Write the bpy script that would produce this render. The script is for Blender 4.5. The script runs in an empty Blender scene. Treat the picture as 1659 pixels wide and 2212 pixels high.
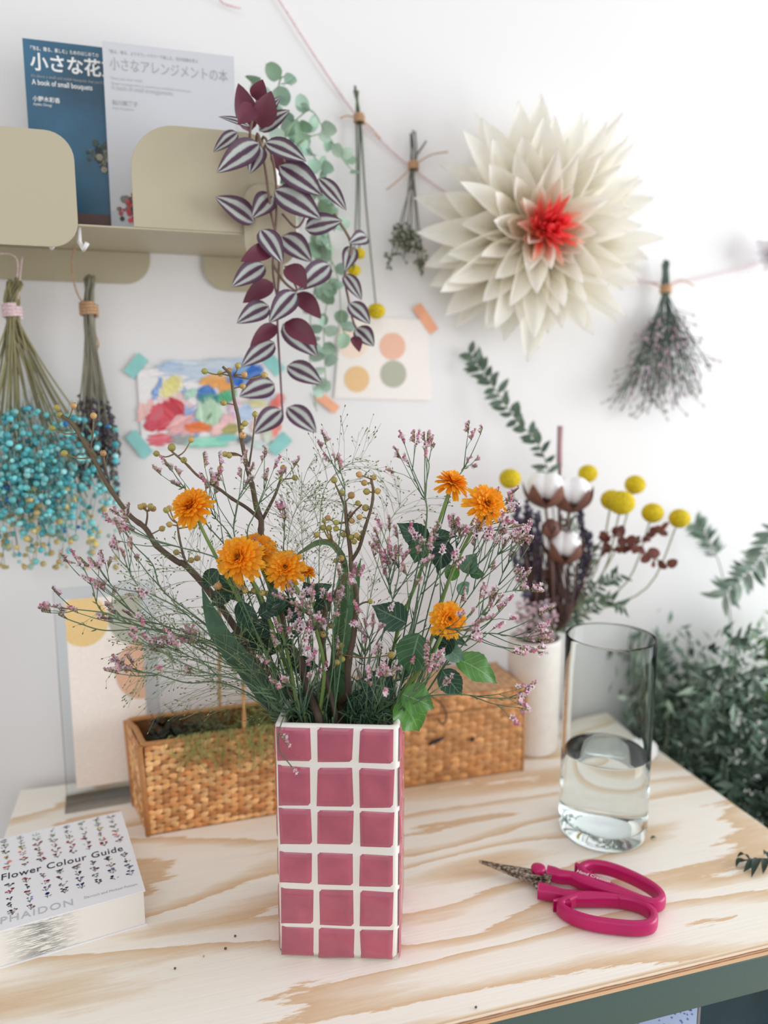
import bpy, math, random
from mathutils import Vector as V, Matrix

# ------------------------------------------------------------------ frame of reference
# X runs along the workbench front, Y towards the wall, z = 0 is the bench top while building (everything is lifted at the end).
LIFT = 0.85
FP, CH = 1650.0, 0.492
PITCH = math.atan(256 / 1650); YAW = math.atan(485 / 1670)
FW = V((math.sin(YAW) * math.cos(PITCH), math.cos(YAW) * math.cos(PITCH), -math.sin(PITCH)))
RT = V((math.cos(YAW), -math.sin(YAW), 0)); UP = RT.cross(FW)
CAM = V((0, 0, CH))
HF = V((math.sin(YAW), math.cos(YAW), 0))          # horizontal viewing direction
def ray(x, y): return FW + RT * ((x - 829.5) / FP) - UP * ((y - 1106) / FP)
def T(x, y, z=0.0):                                 # point at height z
    d = ray(x, y); return CAM + d * ((z - CH) / d.z)
def W(x, y, Y=0.998):                               # point on a plane parallel to the wall
    d = ray(x, y); return CAM + d * (Y / d.y)
VC = V((0.1477, 0.6405, 0))                          # vase centre
def B(x, y, d=0.0):                                 # point on an upright plane through the vase
    r = ray(x, y); return CAM + r * (((VC - CAM).dot(HF) + d) / r.dot(HF))

sc = bpy.context.scene
COL = sc.collection
def lin(c):
    return tuple(((v / 255) / 12.92 if v / 255 <= .04045 else ((v / 255 + .055) / 1.055) ** 2.4) for v in c)
def mixc(a, b, t): return tuple(a[i] + (b[i] - a[i]) * t for i in range(3))
def jit(c, r, k=.12):
    f = 1 + r.uniform(-k, k); return tuple(max(0, min(255, v * f)) for v in c)

# ------------------------------------------------------------------ materials
MATS = {}
def new_mat(name):
    m = bpy.data.materials.new(name); m.use_nodes = True
    nt = m.node_tree; p = nt.nodes['Principled BSDF']; MATS[name] = m
    return m, nt, p
def nd(nt, t, **kw):
    n = nt.nodes.new(t)
    for k, v in kw.items(): setattr(n, k, v)
    return n
def ramp(nt, stops, interp='LINEAR'):
    n = nt.nodes.new('ShaderNodeValToRGB'); cr = n.color_ramp; cr.interpolation = interp
    while len(cr.elements) < len(stops): cr.elements.new(.5)
    for e, (p, c) in zip(cr.elements, stops):
        e.position = p; e.color = (*lin(c), 1)
    return n
def mathn(nt, op, a, b=None):
    n = nt.nodes.new('ShaderNodeMath'); n.operation = op
    for i, v in enumerate((a, b)):
        if v is None: continue
        if isinstance(v, (int, float)): n.inputs[i].default_value = v
        else: nt.links.new(v, n.inputs[i])
    return n.outputs[0]
def plain(name, c, rough=.5, noise=0, nscale=60, bump=0, bscale=200, metal=0, coat=0, trans=0):
    m, nt, p = new_mat(name); L = nt.links
    p.inputs['Base Color'].default_value = (*lin(c), 1); p.inputs['Roughness'].default_value = rough
    p.inputs['Metallic'].default_value = metal; p.inputs['Coat Weight'].default_value = coat
    if noise:
        tc = nd(nt, 'ShaderNodeTexCoord'); n = nd(nt, 'ShaderNodeTexNoise'); n.inputs['Scale'].default_value = nscale; n.inputs['Detail'].default_value = 4
        L.new(tc.outputs['Object'], n.inputs['Vector'])
        lo = tuple(max(0, v * (1 - noise)) for v in c); hi = tuple(min(255, v * (1 + noise)) for v in c)
        r = ramp(nt, [(.3, lo), (.7, hi)]); L.new(n.outputs['Fac'], r.inputs[0]); L.new(r.outputs[0], p.inputs['Base Color'])
    if bump:
        tc = nd(nt, 'ShaderNodeTexCoord'); n = nd(nt, 'ShaderNodeTexNoise'); n.inputs['Scale'].default_value = bscale
        b = nd(nt, 'ShaderNodeBump'); b.inputs['Strength'].default_value = bump; b.inputs['Distance'].default_value = .002
        L.new(tc.outputs['Object'], n.inputs['Vector']); L.new(n.outputs['Fac'], b.inputs['Height']); L.new(b.outputs[0], p.inputs['Normal'])
    if trans: add_trans(nt, p, trans)
    return m
def add_trans(nt, p, k):
    src = p.inputs['Base Color']; t = nd(nt, 'ShaderNodeBsdfTranslucent')
    if src.is_linked: nt.links.new(src.links[0].from_socket, t.inputs['Color'])
    else: t.inputs['Color'].default_value = src.default_value
    mx = nd(nt, 'ShaderNodeMixShader'); mx.inputs[0].default_value = k
    out = nt.nodes['Material Output']
    nt.links.new(p.outputs[0], mx.inputs[1]); nt.links.new(t.outputs[0], mx.inputs[2]); nt.links.new(mx.outputs[0], out.inputs[0])
def vcol(name, rough=.5, trans=0, nscale=150, k=.1, coat=0, bump=0):
    m, nt, p = new_mat(name); L = nt.links
    a = nd(nt, 'ShaderNodeAttribute', attribute_name='Col'); tc = nd(nt, 'ShaderNodeTexCoord')
    n = nd(nt, 'ShaderNodeTexNoise'); n.inputs['Scale'].default_value = nscale; L.new(tc.outputs['Object'], n.inputs['Vector'])
    f = mathn(nt, 'ADD', mathn(nt, 'MULTIPLY', n.outputs['Fac'], 2 * k), 1 - k)
    mx = nd(nt, 'ShaderNodeVectorMath', operation='SCALE'); L.new(a.outputs['Color'], mx.inputs[0]); L.new(f, mx.inputs['Scale'])
    L.new(mx.outputs[0], p.inputs['Base Color']); p.inputs['Roughness'].default_value = rough; p.inputs['Coat Weight'].default_value = coat
    if bump:
        b = nd(nt, 'ShaderNodeBump'); b.inputs['Strength'].default_value = bump; b.inputs['Distance'].default_value = .001
        L.new(n.outputs['Fac'], b.inputs['Height']); L.new(b.outputs[0], p.inputs['Normal'])
    if trans: add_trans(nt, p, trans)
    return m
def uvleaf(name, kind, rough=.45, trans=.2):
    m, nt, p = new_mat(name); L = nt.links
    uv = nd(nt, 'ShaderNodeUVMap'); sx = nd(nt, 'ShaderNodeSeparateXYZ'); L.new(uv.outputs[0], sx.inputs[0])
    tc = nd(nt, 'ShaderNodeTexCoord'); n = nd(nt, 'ShaderNodeTexNoise'); n.inputs['Scale'].default_value = 120; L.new(tc.outputs['Object'], n.inputs['Vector'])
    d = mathn(nt, 'ABSOLUTE', mathn(nt, 'SUBTRACT', mathn(nt, 'MULTIPLY', sx.outputs[0], 2), 1))
    if kind == 'zebra':
        dn = mathn(nt, 'ADD', d, mathn(nt, 'MULTIPLY', mathn(nt, 'SUBTRACT', n.outputs['Fac'], .5), .12))
        r = ramp(nt, [(0, (78, 50, 72)), (.16, (94, 64, 86)), (.27, (186, 193, 187)), (.54, (192, 199, 193)), (.67, (100, 70, 92)), (1, (74, 44, 68))])
        L.new(dn, r.inputs[0])
        g = nd(nt, 'ShaderNodeNewGeometry'); mx = nd(nt, 'ShaderNodeMix', data_type='RGBA'); L.new(mathn(nt, 'SUBTRACT', 1, g.outputs['Backfacing']), mx.inputs['Factor'])
        L.new(r.outputs[0], mx.inputs['A']); mx.inputs['B'].default_value = (*lin((104, 44, 62)), 1); L.new(mx.outputs['Result'], p.inputs['Base Color'])
    else:
        side = mathn(nt, 'FRACT', mathn(nt, 'SUBTRACT', mathn(nt, 'MULTIPLY', sx.outputs[1], 6.5), mathn(nt, 'MULTIPLY', d, 1.6)))
        sv = mathn(nt, 'LESS_THAN', side, .075); mv = mathn(nt, 'LESS_THAN', d, .045)
        vein = mathn(nt, 'MAXIMUM', sv, mv)
        a = nd(nt, 'ShaderNodeAttribute', attribute_name='Col')
        f = mathn(nt, 'ADD', mathn(nt, 'MULTIPLY', n.outputs['Fac'], .7), .65)
        s = nd(nt, 'ShaderNodeVectorMath', operation='SCALE'); L.new(a.outputs['Color'], s.inputs[0]); L.new(f, s.inputs['Scale'])
        mx = nd(nt, 'ShaderNodeMix', data_type='RGBA'); L.new(mathn(nt, 'MULTIPLY', vein, .45), mx.inputs['Factor'])
        L.new(s.outputs[0], mx.inputs['A']); mx.inputs['B'].default_value = (*lin((150, 190, 140)), 1); L.new(mx.outputs['Result'], p.inputs['Base Color'])
        b = nd(nt, 'ShaderNodeBump'); b.inputs['Strength'].default_value = .5; b.inputs['Distance'].default_value = .001; b.invert = True
        L.new(vein, b.inputs['Height']); L.new(b.outputs[0], p.inputs['Normal'])
    p.inputs['Roughness'].default_value = rough
    add_trans(nt, p, trans); return m
def glassmat(name, c=(255, 255, 255), ior=1.45, rough=0):
    m, nt, p = new_mat(name); nt.nodes.remove(p)
    g = nd(nt, 'ShaderNodeBsdfGlass'); g.inputs['Color'].default_value = (*lin(c), 1); g.inputs['IOR'].default_value = ior; g.inputs['Roughness'].default_value = rough
    nt.links.new(g.outputs[0], nt.nodes['Material Output'].inputs[0]); return m
def plywood():
    m, nt, p = new_mat('pine_plywood'); L = nt.links
    tc = nd(nt, 'ShaderNodeTexCoord')
    def noise(sxyz, detail, rough=.5, dist=0):
        mp = nd(nt, 'ShaderNodeMapping'); mp.inputs['Scale'].default_value = sxyz; mp.inputs['Rotation'].default_value = (0, 0, math.radians(-5)); mp.inputs['Location'].default_value = (2.3, 1.15, 0)
        n = nd(nt, 'ShaderNodeTexNoise'); n.inputs['Scale'].default_value = 1; n.inputs['Detail'].default_value = detail; n.inputs['Roughness'].default_value = rough; n.inputs['Distortion'].default_value = dist
        L.new(tc.outputs['Object'], mp.inputs[0]); L.new(mp.outputs[0], n.inputs['Vector']); return n.outputs['Fac']
    big = noise((1.5, 6.5, 1), 1.5, .4, .5); edge = noise((9, 70, 1), 6, .7); fine = noise((12, 500, 1), 2)
    t = mathn(nt, 'ADD', mathn(nt, 'MULTIPLY', big, 9), mathn(nt, 'MULTIPLY', edge, .75))
    fr = mathn(nt, 'FRACT', t)
    r = ramp(nt, [(0, (222, 190, 154)), (.16, (230, 206, 176)), (.34, (238, 223, 202)), (.46, (247, 239, 226)), (.97, (249, 243, 233)), (1, (232, 206, 174))])
    L.new(fr, r.inputs[0])
    sp = nd(nt, 'ShaderNodeSeparateXYZ'); L.new(tc.outputs['Object'], sp.inputs[0])
    f = mathn(nt, 'ADD', mathn(nt, 'MULTIPLY', fine, .14), .93)
    s = nd(nt, 'ShaderNodeVectorMath', operation='SCALE'); L.new(r.outputs[0], s.inputs[0]); L.new(f, s.inputs['Scale'])
    L.new(s.outputs[0], p.inputs['Base Color']); p.inputs['Roughness'].default_value = .55; p.inputs['Specular IOR Level'].default_value = .3
    b = nd(nt, 'ShaderNodeBump'); b.inputs['Strength'].default_value = .15; b.inputs['Distance'].default_value = .001; L.new(fine, b.inputs['Height']); L.new(b.outputs[0], p.inputs['Normal'])
    return m
def plyedge():
    m, nt, p = new_mat('plywood_edge'); L = nt.links
    tc = nd(nt, 'ShaderNodeTexCoord'); sp = nd(nt, 'ShaderNodeSeparateXYZ'); L.new(tc.outputs['Object'], sp.inputs[0])
    n = nd(nt, 'ShaderNodeTexNoise'); mp = nd(nt, 'ShaderNodeMapping'); mp.inputs['Scale'].default_value = (60, 60, 900)
    L.new(tc.outputs['Object'], mp.inputs[0]); L.new(mp.outputs[0], n.inputs['Vector']); n.inputs['Scale'].default_value = 1; n.inputs['Detail'].default_value = 3
    z = mathn(nt, 'DIVIDE', mathn(nt, 'MULTIPLY', sp.outputs[2], -1), .0135)
    z2 = mathn(nt, 'ADD', z, mathn(nt, 'MULTIPLY', mathn(nt, 'SUBTRACT', n.outputs['Fac'], .5), .12))
    r = ramp(nt, [(0, (226, 205, 180)), (.2, (208, 180, 150)), (.25, (246, 226, 204)), (.38, (240, 214, 184)), (.45, (120, 72, 48)), (.54, (216, 172, 132)), (.64, (134, 84, 58)), (.7, (222, 180, 138)), (1, (228, 188, 148))])
    L.new(z2, r.inputs[0]); L.new(r.outputs[0], p.inputs['Base Color']); p.inputs['Roughness'].default_value = .7; return m
def steel():
    m, nt, p = new_mat('worn_steel'); L = nt.links
    tc = nd(nt, 'ShaderNodeTexCoord'); n = nd(nt, 'ShaderNodeTexNoise'); n.inputs['Scale'].default_value = 350; n.inputs['Detail'].default_value = 5
    L.new(tc.outputs['Object'], n.inputs['Vector']); r = ramp(nt, [(.34, (60, 50, 44)), (.5, (140, 128, 114)), (.66, (205, 196, 184))]); L.new(n.outputs['Fac'], r.inputs[0])
    L.new(r.outputs[0], p.inputs['Base Color']); p.inputs['Metallic'].default_value = .75; p.inputs['Roughness'].default_value = .45; return m
def pages():
    m, nt, p = new_mat('book_pages'); L = nt.links
    tc = nd(nt, 'ShaderNodeTexCoord'); mp = nd(nt, 'ShaderNodeMapping'); mp.inputs['Scale'].default_value = (90, 90, 1500)
    n = nd(nt, 'ShaderNodeTexNoise'); n.inputs['Scale'].default_value = 1; n.inputs['Detail'].default_value = 3
    L.new(tc.outputs['Object'], mp.inputs[0]); L.new(mp.outputs[0], n.inputs['Vector'])
    sp = nd(nt, 'ShaderNodeSeparateXYZ'); L.new(tc.outputs['Object'], sp.inputs[0])
    g = mathn(nt, 'ABSOLUTE', mathn(nt, 'ADD', sp.outputs[0], -.004))          # printed page edges show as a grey patch in the middle of the block
    w = mathn(nt, 'MAXIMUM', mathn(nt, 'SUBTRACT', 1, mathn(nt, 'MULTIPLY', g, 30)), 0)
    dk = mathn(nt, 'MULTIPLY', w, mathn(nt, 'GREATER_THAN', n.outputs['Fac'], .49))
    mx = nd(nt, 'ShaderNodeMix', data_type='RGBA'); L.new(dk, mx.inputs['Factor']); mx.inputs['A'].default_value = (*lin((240, 236, 230)), 1); mx.inputs['B'].default_value = (*lin((140, 145, 142)), 1)
    L.new(mx.outputs['Result'], p.inputs['Base Color']); p.inputs['Roughness'].default_value = .8; return m

plain('wall_paint', (238, 236, 236), .9, bump=.06, bscale=90)
plain('floor_grey', (176, 168, 158), .6, noise=.06, nscale=8)
plywood(); plyedge(); steel(); pages()
plain('green_steel', (74, 94, 88), .42, bump=.08, bscale=900)
plain('white_ceramic', (238, 233, 226), .18, coat=.4)
plain('pink_glaze', (178, 88, 108), .2, noise=.06, nscale=45, coat=.5)
plain('shelf_beige', (188, 178, 152), .45)
plain('matt_white', (238, 236, 233), .45)
plain('stoneware_white', (234, 228, 220), .5, noise=.02)
plain('paper_white', (242, 242, 245), .5); plain('paper_grey', (208, 209, 214), .6); plain('paper_cream', (245, 238, 231), .8, noise=.02, nscale=20)
plain('cover_blue', (38, 92, 122), .4, noise=.25, nscale=9)
plain('print_ink', (28, 38, 58), .6); plain('print_white', (246, 246, 244), .6); plain('print_grey', (176, 176, 180), .6); plain('print_pale', (196, 196, 200), .6)
plain('teal_tape', (150, 212, 208), .7, noise=.04); plain('peach_tape', (248, 178, 142), .7, noise=.04)
plain('magenta_rubber', (184, 8, 94), .34, noise=.04, nscale=40, bump=.12, bscale=1400)
plain('jute', (190, 152, 118), .9, noise=.2, nscale=700); plain('pink_twine', (236, 200, 202), .9, noise=.15, nscale=600)
plain('dark_cord', (48, 38, 44), .7)
plain('mauve_wax', (176, 138, 142), .5); plain('craspedia', (240, 186, 24), .85, noise=.25, nscale=500, bump=.9, bscale=700)
plain('cotton', (248, 246, 246), .95, bump=.6, bscale=150)
plain('dark_teal', (24, 58, 68), .4, noise=.1); plain('pale_blue', (166, 182, 214), .6); plain('dash_blue', (84, 112, 176), .6); plain('grey_edge', (140, 132, 134), .6)
vcol('plant', .55, .12); vcol('petal', .6, .38, k=.06); vcol('paper_petal', .8, .4, nscale=25, k=.03); vcol('wicker', .5, 0, nscale=220, k=.25, coat=.15); vcol('print', .7, 0, k=.1, nscale=400)
vcol('crayon', .8, 0, nscale=260, k=.12); vcol('bark', .55, 0, nscale=300, k=.25); vcol('berry', .35, 0, nscale=120, k=.18)
uvleaf('zebra_leaf', 'zebra'); uvleaf('veined_leaf', 'vein', .4, .22)
glassmat('clear_glass', (253, 255, 255), 1.17); glassmat('water_clear', (255, 255, 255), 1.333)
def acrylic():
    m, nt, p = new_mat('acrylic'); nt.nodes.remove(p)
    t = nd(nt, 'ShaderNodeBsdfTransparent'); t.inputs[0].default_value = (*lin((246, 248, 249)), 1); g = nd(nt, 'ShaderNodeBsdfGlossy'); g.inputs['Roughness'].default_value = .03
    f = nd(nt, 'ShaderNodeFresnel'); f.inputs['IOR'].default_value = 1.1; mx = nd(nt, 'ShaderNodeMixShader')
    nt.links.new(f.outputs[0], mx.inputs[0]); nt.links.new(t.outputs[0], mx.inputs[1]); nt.links.new(g.outputs[0], mx.inputs[2]); nt.links.new(mx.outputs[0], nt.nodes['Material Output'].inputs[0])
acrylic()

# ------------------------------------------------------------------ mesh builder
def origin_of(o):
    p = V((0, 0, 0))
    while o is not None: p += o.location; o = o.parent
    return p
class MB:
    def __init__(s): s.v = []; s.f = []; s.m = []; s.c = []; s.u = []
    def face(s, idx, col=(255, 255, 255), mat=0, uvs=None):
        s.f.append(tuple(idx)); s.m.append(mat); s.c.append(col); s.u.append(uvs)
    def quadpts(s, pts, col=(255, 255, 255), mat=0):
        b = len(s.v); s.v += [V(p) for p in pts]; s.face(range(b, b + len(pts)), col, mat)
    def tube(s, pts, r, n=6, col=(255, 255, 255), col2=None, mat=0, closed=False):
        pts = [V(p) for p in pts]; N = len(pts)
        R = r if isinstance(r, (list, tuple)) else [r] * N
        if len(R) == 2 and N != 2: R = [R[0] + (R[1] - R[0]) * i / (N - 1) for i in range(N)]
        t0 = (pts[1] - pts[0]).normalized(); a = t0.orthogonal().normalized(); base = len(s.v); rings = []
        for i in range(N):
            t = (pts[(i + 1) % N] - pts[i - 1]) if (closed or 0 < i < N - 1) else (pts[1] - pts[0] if i == 0 else pts[-1] - pts[-2])
            if t.length < 1e-9: t = t0
            t = t.normalized(); a = a - t * a.dot(t)
            a = a.normalized() if a.length > 1e-6 else t.orthogonal().normalized()
            b = t.cross(a); rings.append(len(s.v))
            for k in range(n):
                q = 2 * math.pi * k / n; s.v.append(pts[i] + a * (math.cos(q) * R[i]) + b * (math.sin(q) * R[i]))
        for i in range(N if closed else N - 1):
            c = col if col2 is None else mixc(col, col2, i / max(1, N - 1)); j = rings[(i + 1) % N]
            for k in range(n):
                s.face((rings[i] + k, rings[i] + (k + 1) % n, j + (k + 1) % n, j + k), c, mat)
        if not closed:
            s.face([rings[0] + k for k in range(n)][::-1], col, mat); s.face([rings[-1] + k for k in range(n)], col2 or col, mat)
    def ball(s, c, r, col=(255, 255, 255), nu=8, nv=5, axis=None, mat=0, fn=None):
        c = V(c); rr = r if isinstance(r, (tuple, list)) else (r, r, r)
        M = axis.to_track_quat('Z', 'Y').to_matrix() if axis is not None else Matrix.Identity(3)
        b = len(s.v)
        for j in range(1, nv):
            th = math.pi * j / nv
            for i in range(nu):
                ph = 2 * math.pi * i / nu; k = fn(th, ph) if fn else 1
                s.v.append(c + M @ V((rr[0] * math.sin(th) * math.cos(ph) * k, rr[1] * math.sin(th) * math.sin(ph) * k, rr[2] * math.cos(th) * k)))
        top = len(s.v); s.v.append(c + M @ V((0, 0, rr[2]))); s.v.append(c - M @ V((0, 0, rr[2])))
        for j in range(nv - 2):
            for i in range(nu):
                s.face((b + j * nu + i, b + (j + 1) * nu + i, b + (j + 1) * nu + (i + 1) % nu, b + j * nu + (i + 1) % nu), col, mat)
        for i in range(nu):
            s.face((top, b + i, b + (i + 1) % nu), col, mat); e = b + (nv - 2) * nu
            s.face((top + 1, e + (i + 1) % nu, e + i), col, mat)
    def grid(s, fn, nu, nv, col=(255, 255, 255), mat=0, colfn=None):
        b = len(s.v)
        for j in range(nv + 1):
            for i in range(nu + 1): s.v.append(V(fn(i / nu, j / nv)))
        for j in range(nv):
            for i in range(nu):
                a = b + j * (nu + 1) + i; q = [(i / nu, j / nv), ((i + 1) / nu, j / nv), ((i + 1) / nu, (j + 1) / nv), (i / nu, (j + 1) / nv)]
                s.face((a, a + 1, a + nu + 2, a + nu + 1), colfn((i + .5) / nu, (j + .5) / nv) if colfn else col, mat, q)
    def leaf(s, base, tip, width, nrm, bulge=.1, fold=.15, nl=8, nw=4, shape=.8, serr=0, col=(90, 130, 80), col2=None, mat=0, wave=0, blunt=0):
        base = V(base); tip = V(tip); ax = tip - base; L = ax.length; t = ax.normalized()
        n = V(nrm) - t * V(nrm).dot(t); n = n.normalized() if n.length > 1e-6 else t.orthogonal().normalized(); sd = n.cross(t)
        def prof(v):
            w = math.sin(math.pi * min(1, max(0, v)) ** shape) ** (.5 if blunt else .8 if not serr else .72 + .5 * v)
            if serr: w *= 1 + serr * (1 - (v * 9) % 1)
            return max(w, .015)
        def fn(u, v):
            q = u * 2 - 1; w = prof(v) * width / 2
            return base + ax * v + n * (bulge * L * math.sin(math.pi * v)) + sd * (w * q) + n * (fold * width * abs(q) ** 1.5 * prof(v)) + n * (wave * width * math.sin(v * 14 + q * 2) * abs(q))
        cf = (lambda u, v: mixc(col, col2, v)) if col2 else None
        s.grid(fn, nw, nl, col, mat, cf)
    def box(s, lo, hi, col=(255, 255, 255), mat=0, R=None, org=None):
        b = len(s.v)
        for z in (lo[2], hi[2]):
            for (x, y) in ((lo[0], lo[1]), (hi[0], lo[1]), (hi[0], hi[1]), (lo[0], hi[1])):
                p = V((x, y, z)); s.v.append((R @ p if R else p) + (org or V()))
        for q in ((0, 3, 2, 1), (4, 5, 6, 7), (0, 1, 5, 4), (1, 2, 6, 5), (2, 3, 7, 6), (3, 0, 4, 7)): s.face([b + k for k in q], col, mat)
    def prism(s, poly, ext, col=(255, 255, 255), mat=0):
        b = len(s.v); n = len(poly); s.v += [V(p) for p in poly] + [V(p) + ext for p in poly]
        s.face(range(b, b + n)[::-1], col, mat); s.face(range(b + n, b + 2 * n), col, mat)
        for i in range(n): s.face((b + i, b + (i + 1) % n, b + n + (i + 1) % n, b + n + i), col, mat)
    def lathe(s, prof, c, n=48, col=(255, 255, 255), mat=0, close=False):
        b = len(s.v); c = V(c)
        for (r, z) in prof:
            for i in range(n):
                q = 2 * math.pi * i / n; s.v.append(c + V((r * math.cos(q), r * math.sin(q), z)))
        for j in range(len(prof) - 1):
            for i in range(n): s.face((b + j * n + i, b + j * n + (i + 1) % n, b + (j + 1) * n + (i + 1) % n, b + (j + 1) * n + i), col, mat)
        s.face([b + i for i in range(n)][::-1], col, mat); s.face([b + (len(prof) - 1) * n + i for i in range(n)], col, mat)
    def mesh(s, name, mats, org=V(), smooth=True):
        me = bpy.data.meshes.new(name); me.from_pydata([tuple(p - org) for p in s.v], [], s.f)
        for m in (mats if isinstance(mats, (list, tuple)) else [mats]): me.materials.append(MATS[m])
        me.polygons.foreach_set('material_index', s.m); me.polygons.foreach_set('use_smooth', [smooth] * len(s.f))
        ca = me.color_attributes.new('Col', 'FLOAT_COLOR', 'CORNER'); cl = []; ul = []
        for f, c, u in zip(s.f, s.c, s.u):
            k = (*lin(c), 1.0)
            for i in range(len(f)): cl += k; ul += (u[i] if u else (0, 0))
        ca.data.foreach_set('color', cl); uv = me.uv_layers.new(name='UVMap'); uv.data.foreach_set('uv', ul)
        me.validate(); me.update(); return me
    def build(s, name, mats, parent=None, smooth=True, label=None, kind=None):
        o = bpy.data.objects.new(name, s.mesh(name, mats, origin_of(parent), smooth)); COL.objects.link(o); o.parent = parent
        if label: o['label'] = label
        if kind: o['kind'] = kind
        return o
def bevel(o, w, seg=3, angle=35):
    m = o.modifiers.new('bevel', 'BEVEL'); m.width = w; m.segments = seg; m.limit_method = 'ANGLE'; m.angle_limit = math.radians(angle); m.harden_normals = False
    return o
def flat_shade(o, ang=35):
    me = o.data
    me.set_sharp_from_angle(angle=math.radians(ang)); return o
def thing(name, loc, label, cat, group=None):
    o = bpy.data.objects.new(name, None); o.empty_display_size = .02; COL.objects.link(o); o.location = loc
    o['label'] = label; o['category'] = cat
    if group: o['group'] = group
    return o
def tag(o, label, cat, group=None):
    o['label'] = label; o['category'] = cat
    if group: o['group'] = group
    return o
def struct(o): o['kind'] = 'structure'; return o
def smooth(pts, k=4):
    pts = [V(p) for p in pts]; out = []
    P = [pts[0] * 2 - pts[1]] + pts + [pts[-1] * 2 - pts[-2]]
    for i in range(1, len(P) - 2):
        a, b, c, d = P[i - 1:i + 3]
        for j in range(k):
            t = j / k; out.append(.5 * ((2 * b) + (c - a) * t + (2 * a - 5 * b + 4 * c - d) * t * t + (3 * b - a - 3 * c + d) * t ** 3))
    return out + [pts[-1]]
def at(path, t):
    x = max(0, min(.9999, t)) * (len(path) - 1); i = int(x); return path[i].lerp(path[i + 1], x - i), (path[i + 1] - path[i]).normalized()
def rvec(r):
    while True:
        v = V((r.uniform(-1, 1), r.uniform(-1, 1), r.uniform(-1, 1)))
        if .1 < v.length < 1: return v.normalized()
def text(name, body, p0, p1, nrm, mat, parent, bold=0.0, tall=1.0, spacing=1.0, lift=.0003):
    """lettering fitted between two points, standing on the line p0-p1, facing nrm"""
    cu = bpy.data.curves.new(name, 'FONT'); cu.body = body; cu.size = 1; cu.resolution_u = 3; cu.offset = bold; cu.space_character = spacing; cu.fill_mode = 'FRONT'
    tmp = bpy.data.objects.new('tmp', cu); COL.objects.link(tmp)
    dg = bpy.context.evaluated_depsgraph_get(); me = bpy.data.meshes.new_from_object(tmp.evaluated_get(dg)); bpy.data.objects.remove(tmp)
    xs = [v.co.x for v in me.vertices] or [0, 1]
    p0 = V(p0); p1 = V(p1); n = V(nrm).normalized(); xd = (p1 - p0); Lw = xd.length; xd.normalize(); n = (n - xd * n.dot(xd)).normalized(); yd = n.cross(xd); k = Lw / (max(xs) - min(xs)); x0 = min(xs); org = origin_of(parent)
    for v in me.vertices:
        c = v.co.copy(); v.co = p0 + xd * ((c.x - x0) * k) + yd * (c.y * k * tall) + n * lift - org
    me.materials.clear(); me.materials.append(MATS[mat]); o = bpy.data.objects.new(name, me); COL.objects.link(o); o.parent = parent; return o
TOCAM = lambda p: (CAM - V(p)).normalized()

# ------------------------------------------------------------------ setting
mb = MB(); mb.box((-2.5, 1.0, -LIFT), (3.2, 1.1, 1.9)); struct(mb.build('wall_back', 'wall_paint', smooth=False))
mb = MB(); mb.box((-2.5, -2.5, -LIFT - .1), (3.2, 1.0, -LIFT)); struct(mb.build('floor', 'floor_grey', smooth=False))

# ------------------------------------------------------------------ workbench
TX0, TX1, TY0, TY1 = -.189, .648, .503, .986
wb = thing('workbench', (.23, .74, -LIFT), 'pale pine plywood workbench on a dark green steel frame', 'table')
mb = MB(); mb.box((TX0, TY0, -.0135), (TX1, TY1, 0)); mb.m = [1, 0, 1, 1, 1, 1]
top = mb.build('tabletop', ['pine_plywood', 'plywood_edge'], wb, smooth=False)
top.data.transform(Matrix.Translation(origin_of(wb))); top.location = -wb.location      # keep grain coordinates at bench height
bevel(top, .0007, 1)
for nm, lo, hi in (('front_rail', (TX0, TY0 + .002, -.053), (TX1, TY0 + .026, -.0145)), ('rear_rail', (TX0, TY1 - .03, -.053), (TX1, TY1 - .006, -.0145)), ('side_rail', (TX0, TY0 + .028, -.053), (TX0 + .024, TY1 - .032, -.0145)), ('side_rail', (TX1 - .024, TY0 + .028, -.053), (TX1, TY1 - .032, -.0145))):
    mb = MB(); mb.box(lo, hi); bevel(mb.build(nm, 'green_steel', wb, smooth=True), .003)
for x in (TX0 + .0005, TX1 - .0245):
    for y in (TY0 + .0025, TY1 - .0295):
        mb = MB(); mb.box((x, y, -LIFT), (x + .024, y + .023, -.0535)); bevel(mb.build('leg', 'green_steel', wb, smooth=True), .002)
mb = MB(); mb.box((TX0 + .026, TY0 + .0275, -.40), (TX1 - .026, TY1 - .031, -.385)); mb.build('lower_shelf', 'pine_plywood', wb, smooth=False)
# boxes below the top
def lowbox(name, lo, hi, mat, label, cat):
    t = thing(name, ((lo[0] + hi[0]) / 2, (lo[1] + hi[1]) / 2, lo[2]), label, cat)
    mb = MB(); mb.box(lo, hi); bevel(mb.build('body', mat, t, smooth=True), .0015); return t
r = random.Random(3)
b1 = lowbox('storage_box', (.300, .545, -.3845), (.3985, .75, -.056), 'paper_cream', 'cream box under the bench beside the blue dashed one', 'box')
b2 = lowbox('storage_box', (.3995, .545, -.3845), (.4745, .75, -.056), 'pale_blue', 'pale blue box with dark blue dashes under the bench front', 'box')
mb = MB()
for x0, x1, k in ((.40, .473, 60),):
    for i in range(90):
        x = r.uniform(x0 + .002, x1 - .003); z = r.uniform(-.13, -.06); a = r.uniform(.3, 1.1) + math.pi / 2; l = r.uniform(.0012, .0022); w = l * .5
        if x > .466 and z > -.075 or (x - .40) * .6 + z > -.03: continue
        d = V((math.cos(a), 0, math.sin(a))); e = V((-math.sin(a), 0, math.cos(a))); c = V((x, .5447, z))
        mb.quadpts([c - d * l, c - d * l * .4 - e * w, c + d * l * .5 - e * w, c + d * l, c + d * l * .4 + e * w, c - d * l * .5 + e * w])
mb.build('dash_print', 'dash_blue', b2, smooth=False)
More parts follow.
